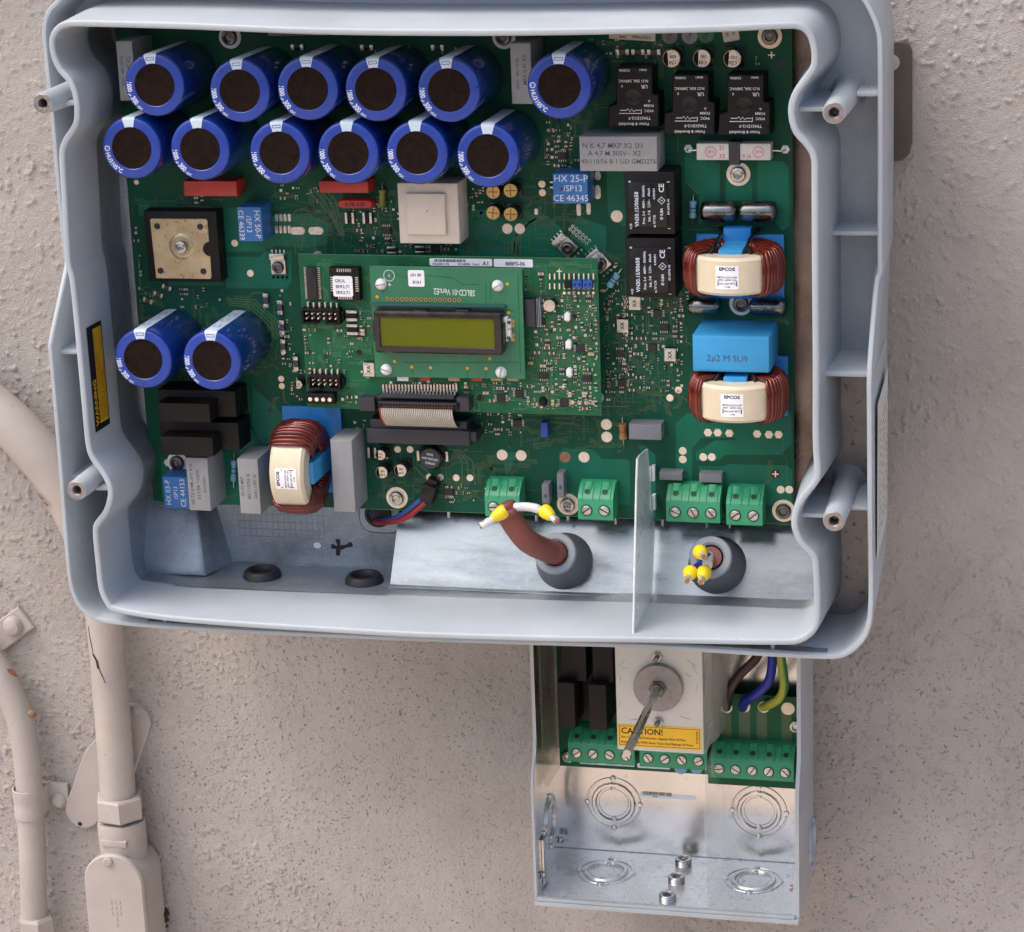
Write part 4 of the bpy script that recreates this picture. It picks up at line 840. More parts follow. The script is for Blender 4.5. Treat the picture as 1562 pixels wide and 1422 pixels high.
# grey upright capacitors along the lower left
o, w_, h_ = block('film_capacitor', 282.5, 698, 322, 780, 27, 'grey_box', .7); printed(o, [('N K 0,47 MKP X2 SH', -4, 0, 2.8, -90), ('305V~ 40/110', 0, 0, 3.2, -90), ('G0502747', 4, 0, 2.4, -90)], 27)
o, w_, h_ = block('film_capacitor', 361, 700, 398.5, 785, 27, 'grey_box', .7); printed(o, [('SH X2 MKP', -4, 0, 2.4, 90), ('40/110/56 B', 0, 0, 3.2, 90), ('G0511747 N', 4, 0, 2.8, 90)], 27)
block('film_capacitor', 503, 671, 542.5, 782, 25, 'grey_box', .7, 'plain tall grey box capacitor beside the left ring choke')
block('film_capacitor', 959, 647, 1009, 672, 11, 'grey_box_dark', .5); block('film_capacitor', 1005.5, 720, 1040.5, 733.5, 8, 'grey_box_dark', .4); block('film_capacitor', 1066, 723, 1101, 737, 8, 'grey_box_dark', .4)
o, w_, h_ = block('film_capacitor', 826, 739, 838, 769, 9, 'grey_box_dark', .4); printed(o, [('M', 0, -1, 3, 90)], 9); o, w_, h_ = block('film_capacitor', 849, 722, 860.5, 760, 9, 'grey_box_dark', .4); printed(o, [('M', 0, -1, 3, 90)], 9)
# black stacked fuse blocks, lower left
def fuse_pair():
    for (u0, v0, u1, v1) in ((240, 594, 361, 637), (243, 642, 366, 687)):
        o, w_, h_ = block('fuse_holder', u0, v0, u1, v1, 20, 'black_plastic', .7)
    X, Y = o.location.x / S, o.location.z / S
    for (u0, v0, u1, v1) in ((240.5, 614.5, 321, 645), (244.5, 665.5, 326, 696.5)): block('fuse_holder', u0, v0, u1, v1, 34, 'black_plastic', .6, z0=18)
fuse_pair()
# silver can capacitors lying flat
def silver(u0, u1, v, z, rpx, txt=None, turn=0):
    x0, y = at(u0, v, z); x1, _ = at(u1, v, z); r = rpx / 2.66; L = (x1 - x0) / 2
    mb = MB().lathe([(r * .3, -L), (r * .7, -L + .5), (r * .92, -L + 1.8), (r, -L + 3.6), (r, L - 3.6), (r * .92, L - 1.8), (r * .7, L - .5), (r * .3, L)], 24, (0, 0, r + .3), 'x', 0, True, True)
    o = ob('can_capacitor', mb, pcb, ((x0 + x1) / 2, y, 0), 0, mats='can_silver')
    if txt:
        t = MB(); put_text(t, txt, 0, 0, 0, 4.2, turn); t.xf(lambda x, yy, zz: (x, (r + .08) * math.sin(yy / r - .15), r + .3 + (r + .08) * math.cos(yy / r - .15))); ob('lettering', t, o, mats='print_dark', smooth=0)
silver(1068, 1125, 322, 6, 15.5, '10\u00b50'); silver(1127, 1186, 322, 6, 15.5, '10\u00b50'); silver(1049, 1098, 467, 6, 13); silver(1143, 1200, 468, 6, 13, '10\u00b50')
# axial resistors
def axial(u0, v0, u1, v1, r, m, bands, z=3.0):
    a, b = at(u0, v0, z), at(u1, v1, z); cx, cy = (a[0] + b[0]) / 2, (a[1] + b[1]) / 2; L = math.hypot(b[0] - a[0], b[1] - a[1]); ang = math.degrees(math.atan2(b[1] - a[1], b[0] - a[0])); h = L * .30
    o = ob('resistor', MB().lathe([(r * .6, -h), (r, -h + .5), (r, -h * .6), (r * .86, -h * .5), (r * .86, h * .5), (r, h * .6), (r, h - .5), (r * .6, h)], 14, (0, 0, z), 'x', 0, True, True), pcb, (cx, cy, 0), ang, mats=m)
    for i, k in enumerate(bands): ob('colour_band', MB().lathe([(r * .9, -.35), (r * .9, .35)], 14, (-h * .62 + i * h * 1.24 / max(1, len(bands) - 1), 0, z), 'x', 0, True, True), o, mats=k)
    ob('lead', MB().tube([(-L / 2, 0, .2), (-L / 2 + .3, 0, z * .8), (-L / 2 + 1.2, 0, z), (L / 2 - 1.2, 0, z), (L / 2 - .3, 0, z * .8), (L / 2, 0, .2)], .32, 6), o, mats='tin')
axial(1057.5, 298, 1056.5, 342, 2.1, 'resistor_blue', ['blue_wire', 'blue_wire', 'film_green', 'blue_wire']); axial(924, 444, 948, 411, 2.1, 'resistor_blue', ['blue_wire'] * 4)
axial(949, 637, 951, 679, 2.4, 'resistor_tan', ['band_dark', 'band_red', 'band_dark']); axial(357, 690, 356, 745, 1.9, 'resistor_blue', ['band_dark'] * 4); axial(583, 279, 583, 324, 2.2, 'film_green', ['film_green', 'film_green'])
# ring chokes
def choke(name, u, v, axis, label, plate, zc=24.0, strap='sky_blue'):
    R0, R1, HA = 13.0, 25.2, 10.2
    x, y = at(u, v, zc + R1)
    def place(a, b, c):      # a across the ring, b along the ring axis, c out of the board
        return (a, b, c) if axis == 'y' else (-b, a, c)
    o = ob(name, MB().box(*plate, .2, 3.0, 0, .5), pcb, (x, y, 0), 0, label, mats='choke_blue')
    n = 64; rings = []
    for k in range(n):
        t = 2 * math.pi * k / n; s_, c_ = math.sin(t), math.cos(t); sec = []
        for r, h in [(R1 - 1.6, -HA), (R1, -HA + 1.6), (R1, HA - 1.6), (R1 - 1.6, HA), (R0 + 1, HA), (R0, HA - 1), (R0, -HA + 1), (R0 + 1, -HA)]: sec.append(place(r * s_, h, zc + r * c_))
        rings.append(sec)
    rings.append(rings[0]); ob('core', MB().loft(rings), o, mats='cream', smooth=40)
    for sg in (-1, 1):
        w1 = MB(); rw = 1.12
        turns = 18
        for k in range(turns):
            t = math.radians(45 + k * 103 / (turns - 1)) * sg; jit = rd.uniform(-.25, .25); s_, c_ = math.sin(t), math.cos(t); path = []
            a, b = R1 + 1.05 + jit * .4, R0 - 1.3; H = HA + 1.9 + jit * .6
            for r, h in [(a + .5, -H * .4), (a + .5, H * .4), (a - .5, H * .74), (a - 2.4, H * .93), (a - 5, H), (b + 3, H), (b + .8, H - 1), (b, H - 3), (b, -H + 3), (b + .8, -H + 1), (b + 3, -H), (a - 5, -H), (a - 2.4, -H * .93), (a - .5, -H * .74)]:
                rr = r + (0 if r > 20 else .9 * (k % 2))
                tt = t + (.5 * sg * math.radians(103 / (turns - 1))) * (1 if h > H - 1 else 0)
                path.append(place(rr * math.sin(tt), h, zc + rr * math.cos(tt)))
            w1.closed_tube(path, rw, 6, k % 3 == 1)
        ob('winding', w1, o, mats=['copper_wire', 'copper_wire_light'], smooth=60)
        e = place(sg * 11, HA + 1, zc + 12); ob('wire_end', MB().tube(smooth_path([place(sg * 11, HA + .5, zc + 13), place(sg * 8.5, HA + 4.5, zc + 6), place(sg * 9, HA + 6, 8), place(sg * 11, HA + 7, 1)], 4), 1.0, 8), o, mats='black_gloss')
    s0 = [place(a, b, 0) for a, b in ((-6.4, -HA - 2.6), (6.4, HA + 2.2))]
    ob('centre_strap', MB().box(s0[0][0], s0[1][0], s0[0][1], s0[1][1], 2.9, 37.5, 0, .5), o, mats=strap)
    s0 = [place(a, b, 0) for a, b in ((-7.5, -HA - 2.0), (7.5, HA + 9))]
    ob('strap_foot', MB().box(s0[0][0], s0[1][0], s0[0][1], s0[1][1], 2.8, 12, 0, .6), o, mats='choke_blue')
    zl = zc + R1
    bend_ = lambda a, b: (lambda t: place((R1 + .14) * math.sin(t), b, zc + (R1 + .14) * math.cos(t)))(a / R1)
    lb = MB(); ys = rrect(-6.2, 6.2, -6.4, 6.2, .8, 3); g0 = np.linspace(-6.2, 6.2, 9)
    for a, b in zip(g0, g0[1:]): lb.face([bend_(a, -6.4), bend_(b, -6.4), bend_(b, 6.4), bend_(a, 6.4)])
    if axis == 'y': pass
    st = ob('sticker', lb, o, mats='white_label'); tx_ = MB(); bend2 = lambda a, b, c: (lambda t: place((R1 + .22) * math.sin(t), b, zc + (R1 + .22) * math.cos(t)))(a / R1)
    put_text(tx_, 'EPCOS', 0, 4.6, 0, 2.5, 0, fn=bend2, bold=.035, sx=1.15)
    for s, yy, sz in (('B82726-S2223-N40', .2, 1.35), ('600V~ 450V= 22A', -1.3, 1.35), ('2x2,1mH 40\u00b0C', -3.2, 1.5), ('11.06', -5.0, 1.4)): put_text(tx_, s, 0, yy, 0, sz, 0, fn=bend2)
    for xx in (-5.2, 4.8): tx_.face([bend2(a, b, 0) for a, b in ((xx, -4.6), (xx + .5, -4.6), (xx + .5, -2), (xx, -2))])
    if axis == 'x': tx_.face([bend2(a, b, 0) for a, b in ((-5.5, 2.0), (5.5, 2.0), (5.5, 3.2), (-5.5, 3.2))])
    ob('lettering', tx_, o, mats='marker', smooth=0); return o
choke('ring_choke', 1109, 424, 'y', 'upright ring choke with cream core and dark copper windings, upper right', (-24, 24.5, -22, 14))
choke('ring_choke', 1116.5, 619, 'y', 'upright ring choke with cream core and dark copper windings, below the blue box capacitor', (-24, 24.5, -18, 16))
choke('ring_choke', 436, 731, 'x', 'ring choke turned on its side with red-brown copper windings', (-16, 20, -22, 30))
# green terminal blocks
def term_mesh(n, p=10.2):
    g = MB(); W_ = n * p; prof = [(0, .3), (0, 15.2), (.5, 15.6), (12.2, 15.6), (13.0, 15.2), (15.0, 13.4), (18.6, 8.5), (19.6, 6.8), (20, .3)]
    g.loft([[(0, y, z) for y, z in prof], [(W_, y, z) for y, z in prof]], 0, True, True)
    for k in range(n):      # collars and wire grooves on the sloping face
        cx = (k + .5) * p
        for dx in (-3.5, 2.6): g.loft([[(cx + dx + a, y, z + b) for y, z in ((12.6, 15.2), (15.2, 13.3), (19.2, 7.6)) ][:3] for a, b in ((0, -.4), (.1, .9), (.8, .9), (.9, -.4))], 0, False, False, False)
        g.loft([[(cx + 2.5 * math.cos(t), y, z + 1.3 * math.sin(t) - .3) for t in np.linspace(0, math.pi, 9)] for y, z in ((17.2, 10.4), (20.5, 6.4))], 0, False, False, False)
    return g
_tm = {}
def terminal(parent, x, y, n, rot=0, lift=0, dark=False, p=10.2, label=None, sc=1.0):
    k = (n, dark, p)
    if k not in _tm:
        scw = MB().lathe([(2.75, 15.66), (2.75, 16.2), (2.4, 16.4)], 18).box(-2.5, 2.5, -.32, .32, 16.36, 16.46, 1).mesh('terminal_screw', ['tin', 'vent_brown'])
        rec = MB().lathe([(3.5, 15.62), (3.4, 15.68), (2.7, 15.64)], 20, cap1=False).mesh('screw_recess', 'term_hole')
        hole = MB().lathe([(1.5, 0), (1.7, .25), (1.15, .28), (1.05, .05), (.1, .04)], 16).mesh('wire_hole', 'term_hole')
        _tm[k] = (term_mesh(n, p).mesh('terminal_block', 'term_green_dark' if dark else 'term_green'), scw, None, rec, hole)
    T = _tm[k]; o = ob('terminal_block', T[0], parent, (x, y, lift), rot, label)
    for i in range(n):
        cx = (i + .5) * p; s_ = ob('terminal_screw', T[1], o, (cx, 6.0, 0)); s_.rotation_euler = (0, rd.uniform(-1.2, 1.2), 0)
        ob('screw_recess', T[3], o, (cx, 6.0, 0)); h = ob('wire_hole', T[4], o, (cx, 15.9, 12.2)); h.rotation_euler = (-math.radians(52), 0, 0)
    return o
slots = MB()
for k, (u, v, n) in enumerate(((740.5, 788, 2), (882, 793, 2), (1016.5, 796, 3), (1108, 801, 2))):
    x, y = at(u, v, 15.5); terminal(pcb, x, y, n, label='green screw terminal block with slotted screws' if k == 0 else None)
# chip components
CM3 = ['chip_black', 'chip_brown', 'chip_tan', 'tin', 'grey_box_dark']
def chip(mb, x, y, z, L, Wd, h, mi, vert=False):
    if vert: mb.box(x - Wd / 2, x + Wd / 2, y - L / 2 + L * .2, y + L / 2 - L * .2, z, z + h, mi); e = [(x - Wd / 2, x + Wd / 2, y - L / 2, y - L * .29), (x - Wd / 2, x + Wd / 2, y + L * .29, y + L / 2)]
    else: mb.box(x - L / 2 + L * .2, x + L / 2 - L * .2, y - Wd / 2, y + Wd / 2, z, z + h, mi); e = [(x - L / 2, x - L * .29, y - Wd / 2, y + Wd / 2), (x + L * .29, x + L / 2, y - Wd / 2, y + Wd / 2)]
    for q in e: mb.box(*q, z, z + h + .03, 3)
def ic_into(mb, x, y, z, w, h, n, side='y', hh=1.6):
    mb.box(x - w / 2, x + w / 2, y - h / 2, y + h / 2, z + .15, z + hh, 0, .15)
    for k in range(n):
        t = (k + .5) / n - .5
        if side == 'y':
            for s_ in (-1, 1): mb.box(x + t * w - .22, x + t * w + .22, y + s_ * h / 2, y + s_ * (h / 2 + 1.3), z + .05, z + .5, 3)
        else:
            for s_ in (-1, 1): mb.box(x + s_ * w / 2, x + s_ * (w / 2 + 1.3), y + t * h - .22, y + t * h + .22, z + .05, z + .5, 3)
def field(parent, u0, v0, u1, v1, z, dens, seed, ics=0, base=None, name='chip_parts', big=1.0):
    rd_ = random.Random(seed); x0, x1, y0, y1 = fb(u0, v0, u1, v1, z); mb = MB(); used = []
    def free(x, y, a, b):
        for q in used:
            if abs(x - q[0]) < (a + q[2]) and abs(y - q[1]) < (b + q[3]): return False
        used.append((x, y, a, b)); return True
    for _ in range(ics):
        x, y = rd_.uniform(x0 + 3, max(x0 + 3.1, x1 - 3)), rd_.uniform(y0 + 3, max(y0 + 3.1, y1 - 3))
        if free(x, y, 3.6, 3.8): ic_into(mb, x, y, z, 5, 4, 4, rd_.choice('yx'))
    cols = [rd_.uniform(x0, x1) for _ in range(max(3, int((x1 - x0) / 5)))]
    for _ in range(int((x1 - x0) * (y1 - y0) * dens)):
        x = rd_.choice(cols) + rd_.uniform(-.3, .3) if rd_.random() < .6 else rd_.uniform(x0, x1); y = round(rd_.uniform(y0, y1) / 1.5) * 1.5; vert = rd_.random() < .5; L, Wd = rd_.choice(((2.0, 1.25), (1.6, .8), (1.6, .8), (3.2, 1.6))); L *= big; Wd *= big
        if free(x, y, (Wd if vert else L) / 2 + .25, (L if vert else Wd) / 2 + .25):
            if rd_.random() < .22: mb.box(x - Wd / 2, x + Wd / 2, y - Wd / 2, y + Wd / 2, z + .02, z + .12, 3)
            elif rd_.random() < .05: ic_into(mb, x, y, z, 3, 1.4, 3, 'y', 1.1)
            else: chip(mb, x, y, z + .02, L, Wd, rd_.choice((.5, .7, 1.0)), rd_.choice((0, 0, 0, 1, 1, 2, 4)), vert)
    return pt(parent, name, mb, CM3, kind='stuff', smooth=0)
FLD = [(425, 438, 452, 560, .035, 0), (440, 560, 470, 612, .04, 0), (205, 335, 217, 420, .08, 0), (270, 440, 318, 470, .035, 0), (325, 448, 350, 462, .03, 0), (210, 440, 255, 462, .03, 0), (536, 300, 605, 388, .045, 1), (425, 283, 490, 308, .05, 0), (600, 370, 720, 388, .045, 1), (705, 285, 745, 335, .03, 0), (830, 185, 885, 262, .05, 1), (828, 212, 872, 250, .05, 0), (920, 440, 958, 600, .045, 2), (948, 455, 1043, 600, .062, 3), (915, 395, 945, 480, .03, 0), (925, 560, 950, 612, .05, 0), (725, 628, 800, 662, .07, 1), (675, 738, 742, 765, .07, 1), (850, 255, 870, 262, .04, 0), (575, 690, 592, 700, .02, 0), (1150, 85, 1162, 105, .04, 0), (890, 78, 930, 88, .03, 0), (640, 740, 690, 766, .03, 0), (533, 640, 560, 660, .05, 0), (880, 60, 1010, 100, .012, 0), (470, 72, 720, 80, .01, 0), (290, 296, 330, 310, .03, 0), (1005, 375, 1050, 470, .02, 0)]
for k, (u0, v0, u1, v1, dn_, ic_) in enumerate(FLD): field(pcb, u0, v0, u1, v1, 0, dn_ * 2.4, 40 + k, ic_)
# countable chip parts: melf diodes, ceramic squares, film chips
def traces(parent, u0, v0, u1, v1, z, n, seed, m='trace', w_=.14, lmax=16):
    rd_ = random.Random(seed); x0, x1, y0, y1 = fb(u0, v0, u1, v1, z); mb = MB(); D = [(1, 0), (.707, .707), (0, 1), (-.707, .707), (-1, 0), (-.707, -.707), (0, -1), (.707, -.707)]
    for _ in range(n):
        x, y, d = rd_.uniform(x0, x1), rd_.uniform(y0, y1), rd_.choice((0, 2, 4, 6)); bundle = rd_.choice((1, 1, 2, 4))
        segs = [(d, rd_.uniform(2, lmax)), ((d + rd_.choice((1, 7))) % 8, rd_.uniform(1, 5)), (d, rd_.uniform(1, lmax * .6))]
        for b_ in range(bundle):
            px, py = x + b_ * .7 * -D[d][1], y + b_ * .7 * D[d][0]
            for di, L in segs:
                qx, qy = px + D[di][0] * L, py + D[di][1] * L
                if not (x0 < qx < x1 and y0 < qy < y1): break
                nx_, ny_ = -D[di][1] * w_, D[di][0] * w_; mb.face([(px + nx_, py + ny_, z + .06), (px - nx_, py - ny_, z + .06), (qx - nx_, qy - ny_, z + .06), (qx + nx_, qy + ny_, z + .06)]); px, py = qx, qy
            if rd_.random() < .6: mb.disc(px, py, z + .08, .42, 7)
    o = pt(pcb, 'trace', mb, m, kind='stuff', smooth=0)
    if parent is not pcb: b = BASE[parent.name]; o.parent = parent; o.location = W((-b[0], -b[1], -b[2]))
for k, q in enumerate(((200, 300, 345, 330, 25), (205, 430, 430, 600, 70), (400, 280, 620, 400, 90), (690, 270, 900, 400, 80), (820, 60, 1040, 260, 90), (915, 380, 1050, 640, 120), (560, 680, 830, 770, 70), (700, 625, 960, 690, 60), (240, 590, 460, 770, 30), (1040, 240, 1205, 770, 14))): traces(pcb, *q[:4], .13, q[4], 300 + k)
def single(name, u, v, w, h, hh, m, rot=0, ends=None, parent=None, z=0, txt=None, label=None):
    parent = pcb if parent is None else parent; b = BASE.get(parent.name, (0, 0, 0)); x, y = at(u, v, z + hh); mb = MB().box(-w / 2, w / 2, -h / 2, h / 2, .1, hh, 0, .15)
    if ends:
        for s_ in (-1, 1): mb.box(-w / 2 - .15, w / 2 + .15, s_ * h / 2 - (.0 if s_ < 0 else h * .26), s_ * h / 2 + (h * .26 if s_ < 0 else .0), .08, hh + .08, 1, .1)
    o = ob(name, mb, parent, (x - b[0], y - b[1], z - b[2]), rot, label, mats=[m, ends or m])
    if txt: t_ = MB(); put_text(t_, txt, 0, 0, hh + .1, min(w, h) * .5, 90); ob('lettering', t_, o, mats='vent_brown', smooth=0)
    return o
for u, v in ((405, 459), (426.5, 469.5), (429.5, 500), (431.5, 529), (451, 555)): single('chip_diode', u, v, 2.6, 8.4, 2.4, 'band_dark', 0, 'tin')
for u, v in ((968, 463), (949.5, 497.5), (1022, 541.5)): single('tantalum_capacitor', u, v, 6.2, 7.4, 3, 'cream_white', 0, 'tin', txt='XA')
for u, v in ((533, 333), (560, 333), (567, 691)): single('chip_diode', u, v, 6, 5.4, 2.2, 'black_plastic', 90, 'tin')
for u, v in ((949, 80), (973, 80), (997, 80), (453, 72.5), (559, 73), (667, 73)): single('chip_fuse', u, v, 2.8, 7.4, 2, 'chip_brown' if u > 900 else 'black_gloss', 90, 'tin')
for u, v in ((254, 439), (241, 450), (225, 459)): single('chip_resistor', u, v, 2.2, 6, 1.2, 'chip_brown', 70, 'tin')
single('jumper_plug', 830, 656, 4, 8.5, 6, 'plug_blue', 0)
for u, v, k in ((846, 282, 0), (613, 330, 1), (597, 382, 0), (640, 381, 1)): single('chip_diode', u, v, 5, 4, 2, 'black_plastic', 0, 'tin')
def heel(u, v, rot):
    x, y = at(u, v, 2); o = ob('heat_sink_clip', MB().box(-4.4, 4.4, -5.2, 5.2, .1, 2.4, 0, .3).box(-4.4, 4.4, 3.6, 7.2, .1, 4.4, 0, .3), pcb, (x, y, 0), rot, mats='tin')
    ob('clamp_screw', screw_mesh(3.5, 2.4).xf(lambda x, y, z: (x, y - 1, z + 2.2)), o, mats='dark_steel')
    for k in range(4): ob('lead', MB().box(-4 + k * 2.4, -3.2 + k * 2.4, 7.2, 9, .1, 1.0), o, mats='tin')
    mb = MB()
    for k in range(4): mb.disc(-4 + k * 2.7, -7.4, .12, .8, 10)
    ob('via_row', mb, o, mats='tin')
heel(424.5, 405, 0); heel(864, 376, 45); heel(915, 400, 40)
mb = MB()
for k in range(6):
    for j in range(2): x, y = at(870 + k * 5 + j * 4, 350 + k * 4.4 - j * 5 + 0, 0); mb.lathe([(1.0, .2), (.55, .25)], 10, (x, y, 0), cap1=False)
pt(pcb, 'via_row', mb, 'tin')
# labels on the board edge
mb = MB(); 
def sticker(parent, u0, v0, u1, v1, z, lines, m='white_label', bar=None, rot=0, r=.8, name='paper_label', tm='marker'):
    x0, x1, y0, y1 = fb(u0, v0, u1, v1, z); b = BASE.get(parent.name, (0, 0, 0)); cx, cy = (x0 + x1) / 2, (y0 + y1) / 2; w_, h_ = (x1 - x0), (y1 - y0)
    o = ob(name, MB().prism(rrect(-w_ / 2, w_ / 2, -h_ / 2, h_ / 2, r, 3), .0, .12, 0, 0, False), parent, (cx - b[0], cy - b[1], z - b[2]), rot, mats=m, smooth=0)
    t_ = MB()
    for s, x, y, sz, ro in lines: put_text(t_, s, x * w_, y * h_, .2, sz, ro)
    if bar: barcode(t_, bar[0] * w_, bar[1] * h_, .2, bar[2] * w_, bar[3] * h_)
    if t_.v: ob('lettering', t_, o, mats=tm, smooth=0)
    return o
sticker(pcb, 929, 40, 1000, 61, .3, [('FA2079840', .2, -.25, 2.2, 180), ('2490', -.2, -.3, 2, 180)], 'cream_white', (-.2, .0, .55, .35), -4)
sticker(pcb, 408, 40, 500, 54, .3, [('CAUTION 0217 PRR', 0, -.25, 2.2, 180)], 'grey_box', (-.4, .1, .7, .3)); sticker(pcb, 597, 40, 656, 54, .3, [], 'grey_box')
sticker(pcb, 1102, 40, 1127, 63, .3, [('2625', -.2, .1, 2.4, 80), ('20.0', .2, .1, 2.4, 80)], 'cream_white', None, 10)
for u, v, m in ((1021.5, 55, 'grey_box_dark'), (1052, 55, 'gland_grey'), (1077, 54, 'term_green_dark')):
    x, y = at(u, v, .2); o = ob('round_sticker', MB().lathe([(4.4, .1), (4.3, .22)], 24), pcb, (x, y, 0), mats=m); t_ = MB(); put_text(t_, 'OK', 0, 0, .3, 3, 60); ob('lettering', t_, o, mats='print_dark', smooth=0)
for u, v in ((1015, 60), ): pass
# black socket carrying the ribbon cable
x0, x1, y0, y1 = fb(558, 653, 717, 681, 16); sk_ = ob('ribbon_socket', MB().box(x0, x1, y0, y1, .2, 16, 0, 1.0).box(x0 + 2, x1 - 2, y1 - 1, y1 + 5, .2, 14, 0, .6).box(x1 - 7, x1 + 3.5, y0 + 2, y1 - 1, .2, 14, 0, .8), pcb, (0, 0, 0), 0, 'long black socket holding the grey ribbon cable', mats='char_plastic')
# solder pins showing below the board edge
for u in (684, 818, 866, 938, 1010, 1078, 1112): x, y = at(u, 790, -4); pt(pcb, 'solder_pin', MB().lathe([(.5, -5.6), (.9, -5), (1.0, -1)], 8, (x, 0, -5), 'y', 0, True, True), 'tin')
# ---------------------------------------------------------------- control board standing over the main board
ZK = 20.0
ctl = root('control_board', 'medium green control board mounted over the main board, carrying the display', 'circuit board', at(693, 512, ZK) + (ZK - 1.6,))
q = [at(u, v, ZK) for u, v in ((470, 621.5), (917, 634), (910.5, 395), (455.4, 388))]
pt(ctl, 'base_laminate', MB().prism(q, ZK - 1.6, ZK, 0, 0), 'pcb_light', smooth=0)
e = offset(q if (q[1][0] > q[0][0]) else q[::-1], .12); pt(ctl, 'laminate_edge', MB().prism(e, ZK - 1.5, ZK - .1, 0, 0), 'pcb_edge', smooth=0)
for u, v in ((475, 610), (905, 620), (900, 405), (470, 400), (690, 610)): x, y = at(u, v, ZK); pt(ctl, 'standoff', MB().cyl(x, y, .2, ZK - 1.6, 2.4, 12), 'white_plastic')
CF = [(815, 465, 912, 545, .085, 2), (805, 545, 912, 625, .07, 3), (745, 585, 830, 622, .07, 2), (800, 415, 830, 470, .03, 0), (540, 470, 566, 520, .06, 0), (465, 500, 545, 545, .02, 0), (548, 540, 566, 580, .04, 0), (695, 580, 800, 600, .06, 0), (515, 600, 545, 618, .06, 0), (470, 548, 530, 568, .03, 0), (845, 445, 912, 470, .07, 0), (575, 580, 700, 592, .03, 0)]
for k, (u0, v0, u1, v1, dn_, ic_) in enumerate(CF): field(ctl, u0, v0, u1, v1, ZK, dn_ * 1.45, 140 + k, ic_) if 0 else None
def fieldc(u0, v0, u1, v1, dn_, seed, ic_):
    o = field(pcb, u0, v0, u1, v1, ZK, dn_, seed, ic_); b = BASE[ctl.name]; o.parent = ctl; o.location = W((-b[0], -b[1], -b[2]))
for k, (u0, v0, u1, v1, dn_, ic_) in enumerate(CF): fieldc(u0, v0, u1, v1, dn_ * 3.0, 140 + k, ic_)
add('trace_light', (.055, .20, .09), .4)
traces(ctl, 460, 395, 915, 632, ZK, 260, 501, 'trace_light', .12, 14); traces(ctl, 800, 440, 915, 632, ZK, 160, 502, 'trace', .12, 8)
def cpt(name, mb, m, label=None, smooth=35): return pt(ctl, name, mb, m, label, smooth=smooth)
# long flash chip with many leads, socketed processor
x0, x1, y0, y1 = fb(466, 409, 484, 458, ZK + 3); mb = MB().box(x0, x1, y0, y1, ZK + .3, ZK + 3, 0, .3)
for k in range(16):
    yy = y0 + (k + .5) * (y1 - y0) / 16
    for a, b in ((x0 - 1.8, x0), (x1, x1 + 1.8)): mb.box(a, b, yy - .3, yy + .3, ZK + .05, ZK + .9, 1)
cpt('memory_chip', mb, ['chip_black', 'tin'])
x0, x1, y0, y1 = fb(501, 408, 550, 459, ZK + 5); mb = MB().box(x0, x1, y0, y1, ZK + .1, ZK + 5, 0, .8); sk2 = cpt('chip_socket', mb, 'black_plastic', 'square black chip socket under a white printed label')
w_, h_ = x1 - x0, y1 - y0; mb = MB(); cx, cy = (x0 + x1) / 2, (y0 + y1) / 2
for k in range(7):
    t = (k - 3) * 1.27
    for s_ in (-1, 1): mb.box(cx + t - .32, cx + t + .32, cy + s_ * (h_ / 2 - 1.6) - .9, cy + s_ * (h_ / 2 - 1.6) + .9, ZK + 4.8, ZK + 5.15); mb.box(cx + s_ * (w_ / 2 - 1.6) - .9, cx + s_ * (w_ / 2 - 1.6) + .9, cy + t - .32, cy + t + .32, ZK + 4.8, ZK + 5.15)
ob('contacts', mb, sk2, mats='tin')
sticker(ctl, 507, 421, 539, 453, ZK + 5.2, [('GRUL', -.12, .26, 2.5, 0), ('BFR2.71', 0, -.02, 2.5, 0), ('SRR2.71', 0, -.3, 2.5, 0)], r=1.2)
# pin headers with shrouds
def shroud(u0, v0, u1, v1, cols, label=None):
    z1 = ZK + 7; x0, x1, y0, y1 = fb(u0, v0, u1, v1, z1); o = MB()
    o.box(x0, x1, y1 - 1.2, y1, ZK + .1, z1, 0, .2).box(x0, x0 + 1.2, y0, y1 - 1.2, ZK + .1, z1, 0, .2).box(x1 - 1.2, x1, y0, y1 - 1.2, ZK + .1, z1, 0, .2).box(x0 + 1.2, (x0 + x1) / 2 - 2.4, y0, y0 + 1.2, ZK + .1, z1, 0, .2).box((x0 + x1) / 2 + 2.4, x1 - 1.2, y0, y0 + 1.2, ZK + .1, z1, 0, .2).box(x0 + 1.2, x1 - 1.2, y0 + 1.2, y1 - 1.2, ZK + .1, ZK + 2)
    o.box(x0 - 1.6, x0, y0 + 2, y1 - 2, ZK + .1, ZK + 4, 0, .2).box(x1, x1 + 1.6, y0 + 2, y1 - 2, ZK + .1, ZK + 4, 0, .2)
    h = cpt('pin_header', o, 'black_plastic', label); p = MB()
    for k in range(cols):
        xx = x0 + 2.6 + k * (x1 - x0 - 5.2) / (cols - 1)
        for yy in (y0 + (y1 - y0) * .36, y0 + (y1 - y0) * .66): p.box(xx - .38, xx + .38, yy - .38, yy + .38, ZK + 2, ZK + 6)
        p.box(xx - .35, xx + .35, y1 - .2, y1 + 2.6, ZK + .1, ZK + 2.4)
    ob('pins', p, h, mats='tan_pad')
shroud(459, 471, 518, 496, 6, 'black shrouded pin header with two rows of pins'); shroud(469, 573, 519, 596, 5)
x0, x1, y0, y1 = fb(466, 600, 510, 617, ZK + 6); t4 = cpt('connector', MB().box(x0, x1, y0, y1, ZK + .1, ZK + 6, 0, .4), 'black_plastic')
for k in range(4): xx = x0 + 2.6 + k * (x1 - x0 - 5.2) / 3; ob('round_contact', MB().cyl(xx, (y0 + y1) / 2 - .4, ZK + 5.9, ZK + 6.2, 1.2, 14), t4, mats='tan_pad')
